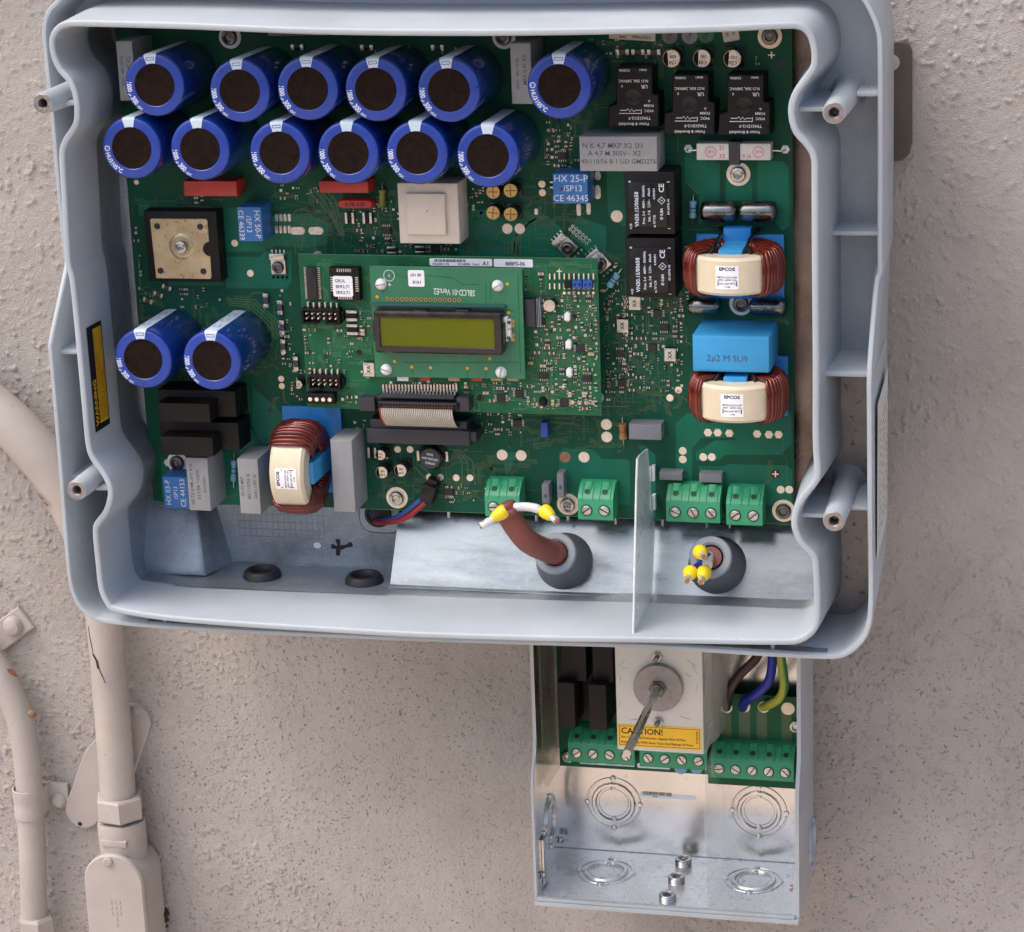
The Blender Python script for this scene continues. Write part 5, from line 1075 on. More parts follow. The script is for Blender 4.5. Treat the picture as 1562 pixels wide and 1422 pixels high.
# small electrolytic and white buttons
x, y = at(837.5, 467, ZK + 6); cc = cpt('small_capacitor', MB().lathe([(3.8, ZK + .1), (3.8, ZK + 1), (3.5, ZK + 1.2), (3.5, ZK + 5)], 22, (x, y, 0), cap1=False), 'black_gloss'); ob('can_top', MB().lathe([(3.5, ZK + 4.9), (3.3, ZK + 5.6), (.1, ZK + 5.7)], 22, (x, y, 0)), cc, mats='alu_can')
for u, v in ((865, 484), (867, 526.5), (868, 569)):
    x, y = at(u, v, ZK + 3); cpt('white_button', MB().box(x - 1.6, x + 1.6, y - 1.9, y + 1.9, ZK + .1, ZK + 3.4, 0, .4).box(x - .9, x + .9, y - 2.7, y + 2.6, ZK + .1, ZK + 2.4, 0, .3), 'white_plastic')
    for d in (-12, 11.5): xx, yy = at(u + d, v - 1, ZK); cpt('drill_hole', MB().disc(xx, yy, ZK + .06, 1.2, 14), 'chip_black')
for u, v, r_ in ((733, 607, 2.2), (548, 538, 1.8), (826, 421, 1.5), (860, 618, 1.4), (497, 544, 1.3), (473, 537, 1.3)): x, y = at(u, v, ZK); cpt('drill_hole', MB().disc(x, y, ZK + .06, r_, 16), 'chip_black')
x, y = at(829, 612, ZK); cpt('standoff', MB().lathe([(2.6, ZK), (2.5, ZK + 1.5), (1.6, ZK + 3)], 16, (x, y, 0)), 'black_plastic', 'black standoff tip')
for u, v in ((873, 614), (884, 614), (894.5, 614), (905.5, 614.5)): x, y = at(u, v, ZK); cpt('plated_hole', MB().lathe([(1.35, ZK + .05), (1.3, ZK + .2), (.7, ZK + .2), (.6, ZK + .02)], 14, (x, y, 0)), 'tin')
x, y = at(853, 414, ZK); mb = MB().box(x - 1.5, x + 1.5, y - .3, y + .3, ZK + .05, ZK + .15).box(x - .3, x + .3, y - 1.5, y + 1.5, ZK + .05, ZK + .16)
x, y = at(859, 590, ZK); mb.box(x - 1.4, x + 1.4, y - .3, y + .3, ZK + .05, ZK + .15).box(x - .3, x + .3, y - 1.4, y + 1.4, ZK + .05, ZK + .16); cpt('cross_mark', mb, 'tan_pad', smooth=0)
# jumper pin rows with blue jumpers
for k in range(10):
    u = 838.5 + k * 7.4
    for v in (422, 437): x, y = at(u, v, ZK + 1); cpt('pin', MB().box(x - .35, x + .35, y - 1.6, y + 1.6, ZK + .1, ZK + 1.1), 'tan_pad')
    if k > 2: x, y = at(u, 447, ZK); cpt('plated_hole', MB().cyl(x, y, ZK + .05, ZK + .3, .8, 10), 'tan_pad')
x0, x1, y0, y1 = fb(860, 430, 872, 440, ZK + 4); cpt('jumper_plug', MB().box(x0, x1, y0, y1, ZK + 1, ZK + 4, 0, .3), 'black_plastic')
for u in (880, 896): x0, x1, y0, y1 = fb(u - 7.4, 429, u + 7.4, 441, ZK + 5); j = cpt('jumper_plug', MB().box(x0, x1, y0, y1, ZK + 1, ZK + 5, 0, .4), 'plug_blue'); ob('slot', MB().box(x0 + 1, x0 + 2, y0 + 1.6, y1 - 1.2, ZK + 5, ZK + 5.05).box(x0 + 3.6, x0 + 4.6, y0 + 1.6, y1 - 1.2, ZK + 5, ZK + 5.05), j, mats='black_gloss')
# relay-like dark chip with fins right of the display, tantalum, paper labels
x0, x1, y0, y1 = fb(799, 457, 817, 499, ZK + 6); cpt('surface_inductor', MB().box(x0, x1, y0, y1, ZK + .1, ZK + 6, 0, .4), 'char_plastic'); mb = MB()
for k in range(3): mb.box(x1 + .4 + k * .9, x1 + .8 + k * .9, y0, y1, ZK + .1, ZK + 4.5)
cpt('metal_fin', mb, 'gland_grey', smooth=0)
single('tantalum_capacitor', 562.5, 564, 6.2, 8, 3.2, 'cream_white', 0, 'tin', ctl, ZK, 'XA')
for u, v in ((869, 602), (891, 602)): single('chip_capacitor', u, v, 2, 3, 1.4, 'chip_tan', 0, 'tin', ctl, ZK)
for u, v in ((536, 482), (537, 503)): single('chip_diode', u, v, 6, 6.2, 2, 'black_plastic', 0, 'tin', ctl, ZK)
single('chip_capacitor', 553, 507, 2.2, 3.6, 1.8, 'chip_tan', 0, 'tin', ctl, ZK)
for u, m in ((614, 'white_label'), (648, 'red_box'), (692, 'chip_tan'), (727, 'red_box'), (757, 'chip_tan'), (782, 'chip_tan')): single('chip_lamp' if m == 'red_box' else 'chip_capacitor', u, 577, 6.4, 3.4, 4.5, m, 0, None, ctl, ZK)
sticker(ctl, 655, 394, 751, 406.5, ZK + .1, [('FA2081174', -.32, -.27, 2.0, 0), ('0214090', .05, -.27, 2.0, 0), ('Vers: ', .25, -.25, 2.0, 0), ('A1', .40, -.15, 3.4, 0)], bar=(-.42, .02, .5, .38)); sticker(ctl, 753, 395, 813, 408, ZK + .1, [('888FS-06', .05, -.1, 3.0, 0)])
# edge connector with its row of pins
mb = MB()
for k in range(24): x, y = at(584.5 + k * 4.85, 592.5, ZK + 2.4); mb.box(x - .5, x + .5, y - 2.2, y + 2.2, ZK + .1, ZK + 2.2)
cpt('connector_pins', mb, 'alu_can', smooth=0); mb = MB()
for k in range(20): x, y = at(590 + k * 5.45, 600, ZK + 4); mb.box(x - .45, x + .45, y - 1.3, y + 1.0, ZK + .1, ZK + 4)
cpt('connector_pins', mb, 'tin', smooth=0)
x0, x1, y0, y1 = fb(569, 603, 700, 626, ZK + 10)
hc = cpt('ribbon_header', MB().box(x0 + 3, x1 - 3, y1 - 1.6, y1, ZK + .1, ZK + 9, 0, .4).box(x0, x1, y0 + 1, y1 - 1.6, ZK + .1, ZK + 5, 0, .4), 'char_plastic', 'long dark header with latches at both ends')
for a, b in ((547, 572), (696, 716)): xa, xb_, ya, yb_ = fb(a, 607, b, 628, ZK + 9); ob('latch', MB().box(xa, xb_, ya, yb_, ZK + .1, ZK + 9, 0, .6), hc, (0, 0, 0), mats='char_plastic')
# ---------------------------------------------------------------- display module
ZD = 29.0
dsp = root('display_module', 'bright green display board with an olive two-line LCD, screwed on the control board', 'display', at(684, 492, ZD) + (ZD - 1.6,))
def dpt(name, mb, m, label=None, smooth=35): return pt(dsp, name, mb, m, label, smooth=smooth)
q = [at(u, v, ZD) for u, v in ((573.5, 574.5), (800.5, 578), (795.5, 410.5), (564, 406.5))]
add('teal_strip', (.02, .075, .08), .35, 0, .1, 100)
add('display_green', (.018, .165, .078), .36, 0, .12, 60, .02, 900, coat=.25)
dpt('base_laminate', MB().prism(q, ZD - 1.6, ZD, 0, 0), 'display_green', smooth=0); dpt('laminate_edge', MB().prism(offset(q if q[1][0] > q[0][0] else q[::-1], .12), ZD - 1.5, ZD - .1, 0, 0), 'pcb_edge', smooth=0)
for u, v, a in ((580, 434.5, 10), (758, 437, 30), (588, 565, -20), (763.5, 569, 80)):
    x, y = at(u, v, ZD + 2); s_ = dpt('nylon_screw', MB().lathe([(3.3, ZD + .05), (3.1, ZD + 1.2), (2.2, ZD + 2.2), (.9, ZD + 2.6), (.1, ZD + 2.65)], 20, (x, y, 0)), 'white_plastic'); sl = MB().box(-2.7, 2.7, -.35, .35, ZD + 2.1, ZD + 2.75)
    c_, s2 = math.cos(math.radians(a)), math.sin(math.radians(a)); sl.xf(lambda p, r_, z: (x + p * c_ - r_ * s2, y + p * s2 + r_ * c_, z)); ob('slot', sl, s_, mats='grey_box', smooth=0)
    dpt('spacer', MB().cyl(x, y, ZK + .1, ZD - 1.6, 2.6, 12), 'white_plastic')
mb = MB()
for k in range(16): x, y = at(591.5 + k * 7.25, 456 + k * .13, ZD); mb.lathe([(1.15, ZD + .05), (1.1, ZD + .22), (.6, ZD + .22), (.5, ZD + .04)], 12, (x, y, 0))
hr = dpt('plated_hole', mb, 'gold', 'row of sixteen gold-rimmed holes'); hm = MB()
for k in range(16): x, y = at(591.5 + k * 7.25, 456 + k * .13, ZD); hm.disc(x, y, ZD + .1, .62, 10)
ob('hole', hm, hr, mats='print_dark'); mb = MB()
for u, v in ((575.5, 453), (774, 433.5), (602, 551.5), (628.5, 560), (657, 561), (713, 562), (741.5, 562.5), (776, 477), (747, 547)): x, y = at(u, v, ZD); g_ = dpt('gold_pad', MB().lathe([(1.0, ZD + .05), (.9, ZD + .22), (.45, ZD + .22)], 12, (x, y, 0)), 'warn_yellow'); ob('hole', MB().disc(x, y, ZD + .1, .5, 10), g_, mats='print_dark') if v > 555 else None
mb = MB()
for u in (782,):
    for v in (490, 497, 511, 518): x, y = at(u, v, ZD); dpt('gold_pad', MB().lathe([(1.3, ZD + .05), (1.2, ZD + .25), (.5, ZD + .25)], 12, (x, y, 0)), 'gold')
mb = MB(); x, y = at(693, 445.5, ZD); put_text(mb, 'SBLCD-01 Vers:E2', x, y, ZD + .08, 5.0, 178, sx=.62, bold=.012)
x, y = at(593.5, 420.5, ZD); mb.lathe([(3.3, ZD + .08), (2.95, ZD + .08)], 28, (x, y, 0), cap1=False); put_text(mb, '+', x, y - 5.4, ZD + .08, 4, 0); put_text(mb, '8', x, y, ZD + .08, 2, 180)
dpt('lettering', mb, 'print_pale', smooth=0)
sticker(dsp, 622, 412, 648, 437.5, ZD + .1, [('1418', .05, -.22, 2.6, 180), ('08 107', -.02, .22, 2.3, 180)], r=1.0)
mb = MB()
for u0, v0, u1, v1 in ((583, 425, 583, 448), (600, 418, 640, 428), (650, 420, 690, 424), (690, 424, 706, 434), (706, 434, 730, 434), (741, 430, 741, 460), (748, 430, 748, 455), (575, 470, 785, 474), (615, 553, 790, 553), (629, 563, 629, 573), (657, 563, 657, 573), (713, 564, 713, 576), (741.5, 564, 741.5, 576), (790, 420, 794, 570)):
    a, b = at(u0, v0, ZD), at(u1, v1, ZD); d = np.array([b[0] - a[0], b[1] - a[1]]); d = d / np.linalg.norm(d) * .22; n_ = (-d[1], d[0])
    mb.face([(a[0] + n_[0], a[1] + n_[1], ZD + .06), (a[0] - n_[0], a[1] - n_[1], ZD + .06), (b[0] - n_[0], b[1] - n_[1], ZD + .06), (b[0] + n_[0], b[1] + n_[1], ZD + .06)])
dpt('trace', mb, 'pcb_light', smooth=0)
mb = MB()
for u in (670, 762): a = fb(u - 9, 464, u + 9, 466.5, ZD + .5); mb.box(*a, ZD, ZD + .6)
a = fb(568, 463, 771, 471, ZD + 2); dpt('flex_cover', MB().box(*a, ZD + .02, ZD + 2.4, 0, .4), 'teal_strip', 'dark teal strip along the top of the display')
# bezel: dark frame round the glass
ZL = ZD + 8.5
X0, X1, Y0, Y1 = fb(568.5, 475, 767, 543, ZL); G0, G1, H0, H1 = fb(579, 484.5, 754, 531.5, ZL)
mb = MB(); fr = lambda a, z: rrect(X0 + a, X1 - a, Y0 + a, Y1 - a, 1.6, 3)
def fr_ring(x0, x1, y0, y1, r, z): return [(x, y, z) for x, y in rrect(x0, x1, y0, y1, r, 3)]
mb.loft([fr_ring(X0, X1, Y0, Y1, 1.6, ZD + .1), fr_ring(X0, X1, Y0, Y1, 1.6, ZL - 1.4), fr_ring(X0 + .6, X1 - .6, Y0 + 1.0, Y1 - 1.0, 1.6, ZL - .2), fr_ring(X0 + 1.4, X1 - 1.4, Y0 + 2.2, Y1 - 2.2, 1.6, ZL), fr_ring(G0 - .5, G1 + .5, H0 - .5, H1 + .5, .6, ZL), fr_ring(G0, G1, H0, H1, .5, ZL - .9)])
add('bezel', (.022, .017, .018), .28, .2, .15, 120, coat=.3); bz = dpt('bezel', mb, 'bezel', 'dark brown-black frame of the display')
dpt('lcd_screen', MB().face([(G0 - .05, H0 - .05, ZL - .85), (G1 + .05, H0 - .05, ZL - .85), (G1 + .05, H1 + .05, ZL - .85), (G0 - .05, H1 + .05, ZL - .85)]), 'lcd_glass', 'blank olive-green liquid crystal screen', smooth=0)
for s_ in (-1, 1): xx = (X0 if s_ < 0 else X1); ob('frame_tab', MB().box(xx - 1.2, xx + 1.2, (Y0 + Y1) / 2 - 6, (Y0 + Y1) / 2 + 6, ZD + .1, ZL - 2, 0, .6), bz, mats='bezel')
for u in (640, 705): a = fb(u - 10, 473.5, u + 10, 477, ZL - 3); ob('frame_tab', MB().box(*a, ZD + .1, ZL - 3, 0, .4), bz, mats='bezel')
a = fb(765.5, 482, 779, 524, ZD + 4); wt = dpt('backlight_tab', MB().box(a[0], a[1] - 1.6, a[2] + 1.0, a[3] - 1.0, ZD + .1, ZD + 4, 0, .3).box(a[1] - 2.4, a[1], a[2] + 2.4, a[2] + 7.5, ZD + .1, ZD + 3.6, 0, .3).box(a[1] - 2.4, a[1], a[3] - 7.5, a[3] - 2.4, ZD + .1, ZD + 3.6, 0, .3), 'white_plastic')
for v in (493, 517): x, y = at(775, v, ZD + 5); ob('solder_blob', MB().lathe([(1.1, ZD + 3.6), (.9, ZD + 4.4), (.5, ZD + 4.9), (.1, ZD + 5.0)], 14, (x, y, 0)), wt, mats='can_silver')
# ---------------------------------------------------------------- ribbon cable
rib_ = root('ribbon_cable', 'short flat grey ribbon cable between the control board and the black socket', 'ribbon cable', at(636, 636, 24) + (16,))
xa, _ = at(581, 636, 26); xb2, _ = at(693, 640, 26)
ya1 = at(636, 624, 29)[1]; yb1 = at(636, 650, 20)[1]
nW = 40; sec = smooth_path([(ya1 + 3, 28.0), (ya1, 29.5), ((ya1 + yb1) / 2, 27.5), (yb1, 20), (yb1 - 1.5, 13)], 5); rows = []
for y, z in sec:
    row = []
    for k in range(nW):
        for f, dz in ((0, -.35), (.18, .12), (.5, .3), (.82, .12)): row.append((xa + (xb2 - xa) * (k + f) / nW, y, z + dz))
    row.append((xb2, y, sec[0][1] * 0 + z - .35)); rows.append(row)
mb = MB()
for k in range(len(rows[0]) - 1):
    mi = 2 if k < 4 else (1 if (k % 4) in (0, 3) else 0)
    for a, b in zip(rows, rows[1:]): mb.face([a[k], a[k + 1], b[k + 1], b[k]], mi)
pt(rib_, 'flat_wires', mb, ['ribbon_grey', 'ribbon_dark', 'red_box'], smooth=0)
a = fb(575, 612, 699, 626, ZK + 11); pg = pt(rib_, 'plug', MB().box(a[0], a[1], a[2], a[3], ZK + 5.2, ZK + 10.5, 0, .5), 'black_plastic'); mb = MB()
for k in range(25):
    for j in range(2): xx = a[0] + 4 + k * (a[1] - a[0] - 8) / 24; yy = a[2] + 1.2 + j * 1.5; mb.box(xx - .35, xx + .35, yy - .4, yy + .4, ZK + 10.5, ZK + 10.56)
ob('contact_slots', mb, pg, mats='chip_brown', smooth=0); ob('ridge', MB().box(a[0] + 1, a[1] - 1, a[3] - 1.2, a[3] - .2, ZK + 10.4, ZK + 11.2, 0, .3), pg, mats='char_plastic')
# ---------------------------------------------------------------- divider sheet
xdv = at(966, 850, 62)[0]
dv = root('divider_sheet', 'thin upright milky plastic divider left of the three-pole terminal block', 'divider', (xdv, -48, 30))
yz = lambda u, v: atx(u, v, xdv)
topf, botf = yz(970, 703), yz(966, 968)
prof = [(botf[0], botf[1]), (topf[0] - 14, topf[1] + .5), (topf[0], topf[1] - 4), (topf[0] + .3, topf[1] - 9), (topf[0] - 3, 14), (3.5, 3), (2, .6), (-3, -3), (YB + 1.0, PZ(YB) + 3), (-47.6, 30), (-46.6, 50)]
prof = [(y, z) for y, z in prof]
pt(dv, 'sheet', MB().loft([[(xdv - .5, y, z) for y, z in prof], [(xdv + .5, y, z) for y, z in prof]], 0, True, True), 'divider', smooth=0)
pt(dv, 'front_edge', MB().tube([(xdv, prof[0][0], prof[0][1]), (xdv, prof[1][0], prof[1][1]), (xdv, prof[2][0], prof[2][1])], .62, 6), 'divider_edge')
for v0, v1 in ((712, 735), (756, 779)):
    x1_, yA = at(991, v0, 6); _, yB_ = at(991, v1, 6); pt(dv, 'side_tab', MB().box(xdv + .5, x1_, yB_, yA, 5.2, 6.6, 0, .4).box(xdv + .5, xdv + 2.4, yB_, yA, 1, 5.2, 0, .3), 'divider_edge')
# ---------------------------------------------------------------- cables with yellow ferrules
def ferrule(r, p, d, L=13, sleeve=10, rr=3.9, tr=2.1):
    p = np.array(p, float); d = np.array(d, float); d /= np.linalg.norm(d); a = MB().tube([p, p + d * .8, p + d * sleeve * .35, p + d * sleeve * .75, p + d * sleeve], rr, 20, rs=[rr * .92, rr * 1.05, rr * 1.05, rr * .85, rr * .6])
    pt(r, 'yellow_collar', a, 'yellow_ferrule'); b = MB().tube([p + d * sleeve * .9, p + d * (sleeve + L)], tr, 10); k = pt(r, 'metal_tip', b, 'tip_metal'); ob('strand_end', MB().tube([p + d * (sleeve + L - .05), p + d * (sleeve + L + .9)], tr * .8, 8), k, mats='copper_pad')
PC = lambda u, v, z: np.array(P(u, v, z))
g0 = GL[0] + nrm * 22
cb = root('power_cable', 'thick red-brown cable curving up out of the left cable gland', 'cable', tuple(g0))
path = smooth_path([GL[0] + nrm * 17, GL[0] + nrm * 28, GL[0] + nrm * 33 + tx * -2.5, PC(806, 826, 47), PC(784, 799, 52), PC(773, 779, 54), PC(767, 768, 54)], 8)
pt(cb, 'jacket', MB().tube(path, 6.7, 22, rs=[6.7] * (len(path) - 6) + [6.7, 6.6, 6.4, 6.0, 5.4, 4.6]), 'brown_jacket')
pt(cb, 'brown_core', MB().tube(smooth_path([PC(772, 782, 49), PC(776, 775, 54), PC(783, 781, 58), PC(771, 785, 60)], 5), 2.3, 12), 'brown_jacket'); 
pt(cb, 'white_core', MB().tube(smooth_path([PC(770, 776, 50), PC(784, 774, 55), PC(800, 773, 56), PC(816, 775, 58), PC(822, 778, 58)], 5), 2.5, 12), 'white_wire')
pt(cb, 'blue_core', MB().tube(smooth_path([PC(772, 776, 51), PC(778, 772, 55), PC(786, 777, 56)], 5), 1.8, 10), 'blue_core')
pt(cb, 'yellow_core', MB().tube(smooth_path([PC(812, 775, 57), PC(822, 778, 58), PC(834, 780, 59)], 5), 2.2, 10), 'yg_wire')
ferrule(cb, PC(772, 778, 59), PC(728, 806, 66) - PC(772, 778, 59), 7.5, 9); 
ferrule(cb, PC(829, 778, 58), PC(851, 796, 66) - PC(829, 778, 58), 3.6, 8.2)
cb2 = root('power_cable', 'cable end with three yellow ferrules pointing out of the right cable gland', 'cable', tuple(GL[1] + nrm * 22))
pt(cb2, 'jacket', MB().tube([GL[1] + nrm * 17, GL[1] + nrm * 26], 6.2, 20), 'brown_jacket')
mth = GL[1] + nrm * 26
for (u0, v0, z0), (u1, v1, z1), m in (((1067, 841, 46), (1073, 849, 56), 'brown_wire'), ((1054, 871, 48), (1049, 884, 58), 'blue_core'), ((1075, 871, 48), (1070, 886, 58), 'yg_wire')):
    p0, p1 = PC(u0, v0, z0), PC(u1, v1, z1); pt(cb2, 'wire_core', MB().tube(smooth_path([mth - nrm * 6, mth + (p0 - mth) * .35, p0], 6), 2.1, 12), m); ferrule(cb2, p0, p1 - p0, 4, 7.6, 3.9, 1.9)
pt(cb2, 'white_core', MB().tube(smooth_path([mth - nrm * 4, mth + nrm * 2 + tx * -1, PC(1079, 862, 43)], 6), 2.9, 14), 'white_wire')
# small two-wire lead with black plug
wh = (at(576, 787, zrec + 6)[0], at(576, 787, zrec + 6)[1], zrec + 5)
ld = root('fan_lead', 'blue and red wires running from a hole to a small black plug on the board', 'wire lead', wh)
pt(ld, 'blue_wire', MB().tube(smooth_path([(wh[0] - 2, wh[1], zrec - 3), P(572, 792, -20), P(592, 793, -6), P(615, 784, 2), P(635, 768, 8), P(647, 758, 9)], 6), 1.5, 10), 'blue_wire')
pt(ld, 'red_wire', MB().tube(smooth_path([(wh[0] - 1, wh[1] - 2, zrec - 3), P(570, 795, -18), P(592, 797, -5), P(618, 791, 3), P(638, 776, 8), P(649, 766, 9)], 6), 1.5, 10), 'red_wire')
pl = P(655, 752, 6); mb = MB().box(-4, 4, -5, 6, 1, 11, 0, 1.2).box(-3, 3, 5, 9, 1, 8, 0, .8); an = math.radians(-18); mb.xf(lambda x, y, z: (pl[0] + x * math.cos(an) - y * math.sin(an), pl[1] + x * math.sin(an) + y * math.cos(an), z)); pt(ld, 'plug', mb, 'black_gloss')
# ---------------------------------------------------------------- junction box under the housing
ZJ = -80.0
xL, yF = at(857, 1293, ZJ)
zF = aty(1020, 1384, yF)[1]            # front edge of the floor
xR = at(1214, 1391, zF)[0] - .4
jb = root('junction_box', 'open galvanised metal junction box hanging below the inverter housing', 'junction box', ((xL + xR) / 2, yF, ZJ))
zU = zF - 11; yT = -38; ySt = at(1214, 1200, zF)[1]
def jq(u, v, z): return at(u, v, z)
pt(jb, 'back_panel', MB().box(xL, xR, yF, yT + 14, ZJ - 1.2, ZJ), 'galvanised', smooth=0)
pt(jb, 'corner_seam', MB().box(xL + .3, xR, yF + .02, yF + .4, ZJ + .05, ZJ + .3), 'cast_metal', smooth=0)
pt(jb, 'floor_plate', MB().box(xL, xR, yF - 1.4, yF, ZJ + .02, zF - .6), 'galv_floor', smooth=0)
prof = [(yT, ZJ - 1.2), (yT, zU), (ySt + 16, zU), (ySt + 9, zU + 2), (ySt - 4, zF - 2), (ySt - 12, zF), (yF - 1.4, zF), (yF - 3.6, zF - 2), (yF - 3.6, ZJ - 1.2)]
pt(jb, 'side_wall', MB().loft([[(xL - 1.6, y, z) for y, z in prof], [(xL - .05, y, z) for y, z in prof]], 0, True, True), 'jbox_paint', smooth=0)
pt(jb, 'side_wall', MB().loft([[(xR + .05, y, z) for y, z in prof], [(xR + 2.4, y, z) for y, z in prof]], 0, True, True), 'jbox_paint', smooth=0)
pt(jb, 'inner_lining', MB().loft([[(xL - .04, y, z) for y, z in [(yT, ZJ), (yT, zU - .5), (ySt + 14, zU - .5), (ySt - 12, zF - 1), (yF, zF - 1), (yF, ZJ)]], [(xL + .3, y, z) for y, z in [(yT, ZJ), (yT, zU - .5), (ySt + 14, zU - .5), (ySt - 12, zF - 1), (yF, zF - 1), (yF, ZJ)]]], 0, True, True), 'galvanised', smooth=0)
pt(jb, 'front_lip', MB().box(xL - 1.6, xR + 2.4, yF - 4.8, yF - 1.42, zF - .55, zF + 2.4, 0, .9), 'jbox_paint')
pt(jb, 'front_lip', MB().box(xL + .3, xR, yF - 1.42, yF + .9, zF - .5, zF + 2.2, 0, .8), 'jbox_paint')
# knockouts: two stamped rings with small bridges
def knock(mb, R=17.0, r=10.6):
    def arc(rr, w_, h, a0, a1):
        n = 20; A = np.linspace(math.radians(a0), math.radians(a1), n)
        mb.loft([[((rr - w_) * math.cos(a), (rr - w_) * math.sin(a), .02) for a in A], [((rr - w_ * .5) * math.cos(a), (rr - w_ * .5) * math.sin(a), h) for a in A], [((rr + w_ * .5) * math.cos(a), (rr + w_ * .5) * math.sin(a), h) for a in A], [((rr + w_) * math.cos(a), (rr + w_) * math.sin(a), .02) for a in A]], 0, closed=False)
    for a in (0, 90, 180, 270): arc(R, .7, .6, a + 7, a + 83)
    arc(r + 2.0, 1.7, 1.3, 0, 359.9); arc(r - 1.2, .35, .35, 100, 260); arc(r - 1.2, .35, .35, 280, 440)
    for a in (90, 270):
        for q in (R, r + .2): mb.join(MB().lathe([(1.9, .05), (1.6, 1.2), (.6, 1.6)], 10, (q * math.cos(math.radians(a)), q * math.sin(math.radians(a)), 0)))
    for a in (0, 180): mb.join(MB().lathe([(1.8, .05), (1.5, .9), (.1, 1.1)], 8, (R * math.cos(math.radians(a)), R * math.sin(math.radians(a)), 0)))
    return mb
def kpart(fn, mats='galvanised'):
    mb = knock(MB()).xf(fn); k = pt(jb, 'knockout', mb, mats)
    return k
for u, v in ((936, 1225), (1158, 1238)):
    x, y = at(u, v, ZJ); kpart(lambda a, b, c: (x + a, y + b, ZJ + .05 + c))
for u, v in ((924, 1330), (1149, 1343)):
    x, z = aty(u, v, yF); kpart(lambda a, b, c: (x + a, yF + .05 + c, z - b), 'galv_floor')
y, z = atx(838, 1253, xL); kpart(lambda a, b, c: (xL + .35 + c, y + b, z + a), 'galv_floor')
y, z = atx(1238, 1285, xR + 2.4); kpart(lambda a, b, c: (xR + 2.45 + c, y + b * .9, z + a * .9), 'case_paint')
# angle bracket and screws inside the left wall
y0, z0 = atx(846, 1300, xL + 2)
pt(jb, 'angle_bracket', MB().box(xL + .32, xL + 1.8, yF + 2, yF + 32, zF - 26, zF - 14, 0, .4), 'galvanised')
for u, v in ((859, 1281), (832, 1335)):
    y, z = atx(u, v, xL + 2.5); pt(jb, 'wall_screw', MB().lathe([(2.4, .3), (2.3, 1.6), (1.2, 2.4)], 14, (xL + .8, y, z), 'x'), 'steel')
y, z = atx(1209, 1355, xR); pt(jb, 'wall_screw', MB().lathe([(2.2, -.2), (2.0, -1.2), (.2, -1.6)], 14, (xR, y, z), 'x'), 'copper_pad')
sk = MB(); x0, y1 = at(975.5, 1209, ZJ); x1, y0 = at(1062, 1221, ZJ)
lb = pt(jb, 'paper_label', MB().prism([(a, b) for a, b in rrect(x0, x1, y0, y1, .8, 3)], ZJ + .05, ZJ + .2, 0, 0, False), 'white_label', smooth=0)
t_ = MB(); barcode(t_, x0 + 2, y0 + 1.6, ZJ + .28, 18.5, 2.4, 4); put_text(t_, '002984', x0 + 10, y0 + .85, ZJ + .28, 1.1); ob('lettering', t_, lb, mats='marker', smooth=0)
# ---------------------------------------------------------------- boards in the box
ZG = -66.0
gx0, gy0 = at(854, 1168, ZG); gx1 = xR - .5
jbd = root('terminal_board', 'green terminal board across the top of the junction box', 'circuit board', ((gx0 + gx1) / 2, gy0, ZG - 1.6))
yG1 = at(1200, 1064, ZG)[1]; xs = at(1080, 1176, ZG)[0]
pt(jbd, 'base_laminate', MB().box(gx0, xs, gy0, yT, ZG - 1.6, ZG).box(xs + .01, gx1, gy0 - 6, yG1, ZG - 1.6, ZG), 'pcb_light', smooth=0)
mb = MB()
for u0, u1 in ((1101, 1116), (1127, 1145), (1154, 1170), (1192, 1208)):
    a, b = at(u0, 1085, ZG), at(u1, 1140, ZG); mb.prism([(a[0], a[1]), (b[0], a[1]), (b[0], b[1]), (a[0], b[1])], ZG, ZG + .15, 0, 0, False)
pt(jbd, 'copper_pour', mb, 'trace', smooth=0)
for u, v, m in ((1108, 1079, 'tin'), (1135.5, 1078, 'tin'), (1165, 1078.5, 'tin'), (1202, 1081, 'tan_pad')):
    x, y = at(u, v, ZG); pt(jbd, 'solder_pad', MB().lathe([(3.8, ZG + .1), (3.6, ZG + .5), (2.2, ZG + .9), (.2, ZG + 1.0)] if m == 'tin' else [(4.2, ZG + .1), (4.0, ZG + .4), (.1, ZG + .42)], 20, (x, y, 0)), m)
for u, v in ((1213, 1110), (866, 1156)): x, y = at(u, v, ZG + 3); pt(jbd, 'mounting_screw', screw_mesh(4.0, 3).xf(lambda a, b, c: (x + a, y + b, ZG + c)), 'steel')
def jterm(u, v, n, p, label=None):
    x, y = at(u, v, ZG + 15.6); b = BASE[jbd.name]; o = terminal(jbd, x - b[0], y - b[1], n, 0, ZG - b[2], False, p, label); return o
jterm(867, 1162, 4, 10.4, 'green four-way screw terminal block beside the switch'); jterm(976, 1169.5, 4, 10.4); jterm(1084.5, 1186, 5, 10.1, 'green five-way screw terminal block at the right')
sticker(jbd, 884, 1159, 968, 1170, ZG + 1.0, [('FA2082102', -.32, 0, 2.2, 0), ('0000003', .08, 0, 2.2, 0), ('Vers: E 0', .36, 0, 2.2, 0)]); sticker(jbd, 972, 1164, 1022, 1174, ZG + 1.0, [])
for u in (1038, 1062): x, y = at(u, 1173, ZG + 1); pt(jbd, 'round_sticker', MB().lathe([(4, ZG + .1), (3.9, ZG + .3)], 20, (x, y, 0)), 'resistor_blue')
for (u0, v0, u1, v1, zz) in ((849, 1041, 878, 1112, ZG + 34), (897.5, 1044, 926, 1115, ZG + 34), (854, 1002, 895, 1040, ZG + 26), (904, 1002, 936, 1042, ZG + 26)):
    x0, x1, y0, y1 = fb(u0, v0, u1, v1, zz); pt(jbd, 'fuse_holder', MB().box(x0, x1, y0, y1 if v0 > 1010 else y1 + 12, ZG + .1, zz, 0, .6), 'black_plastic')
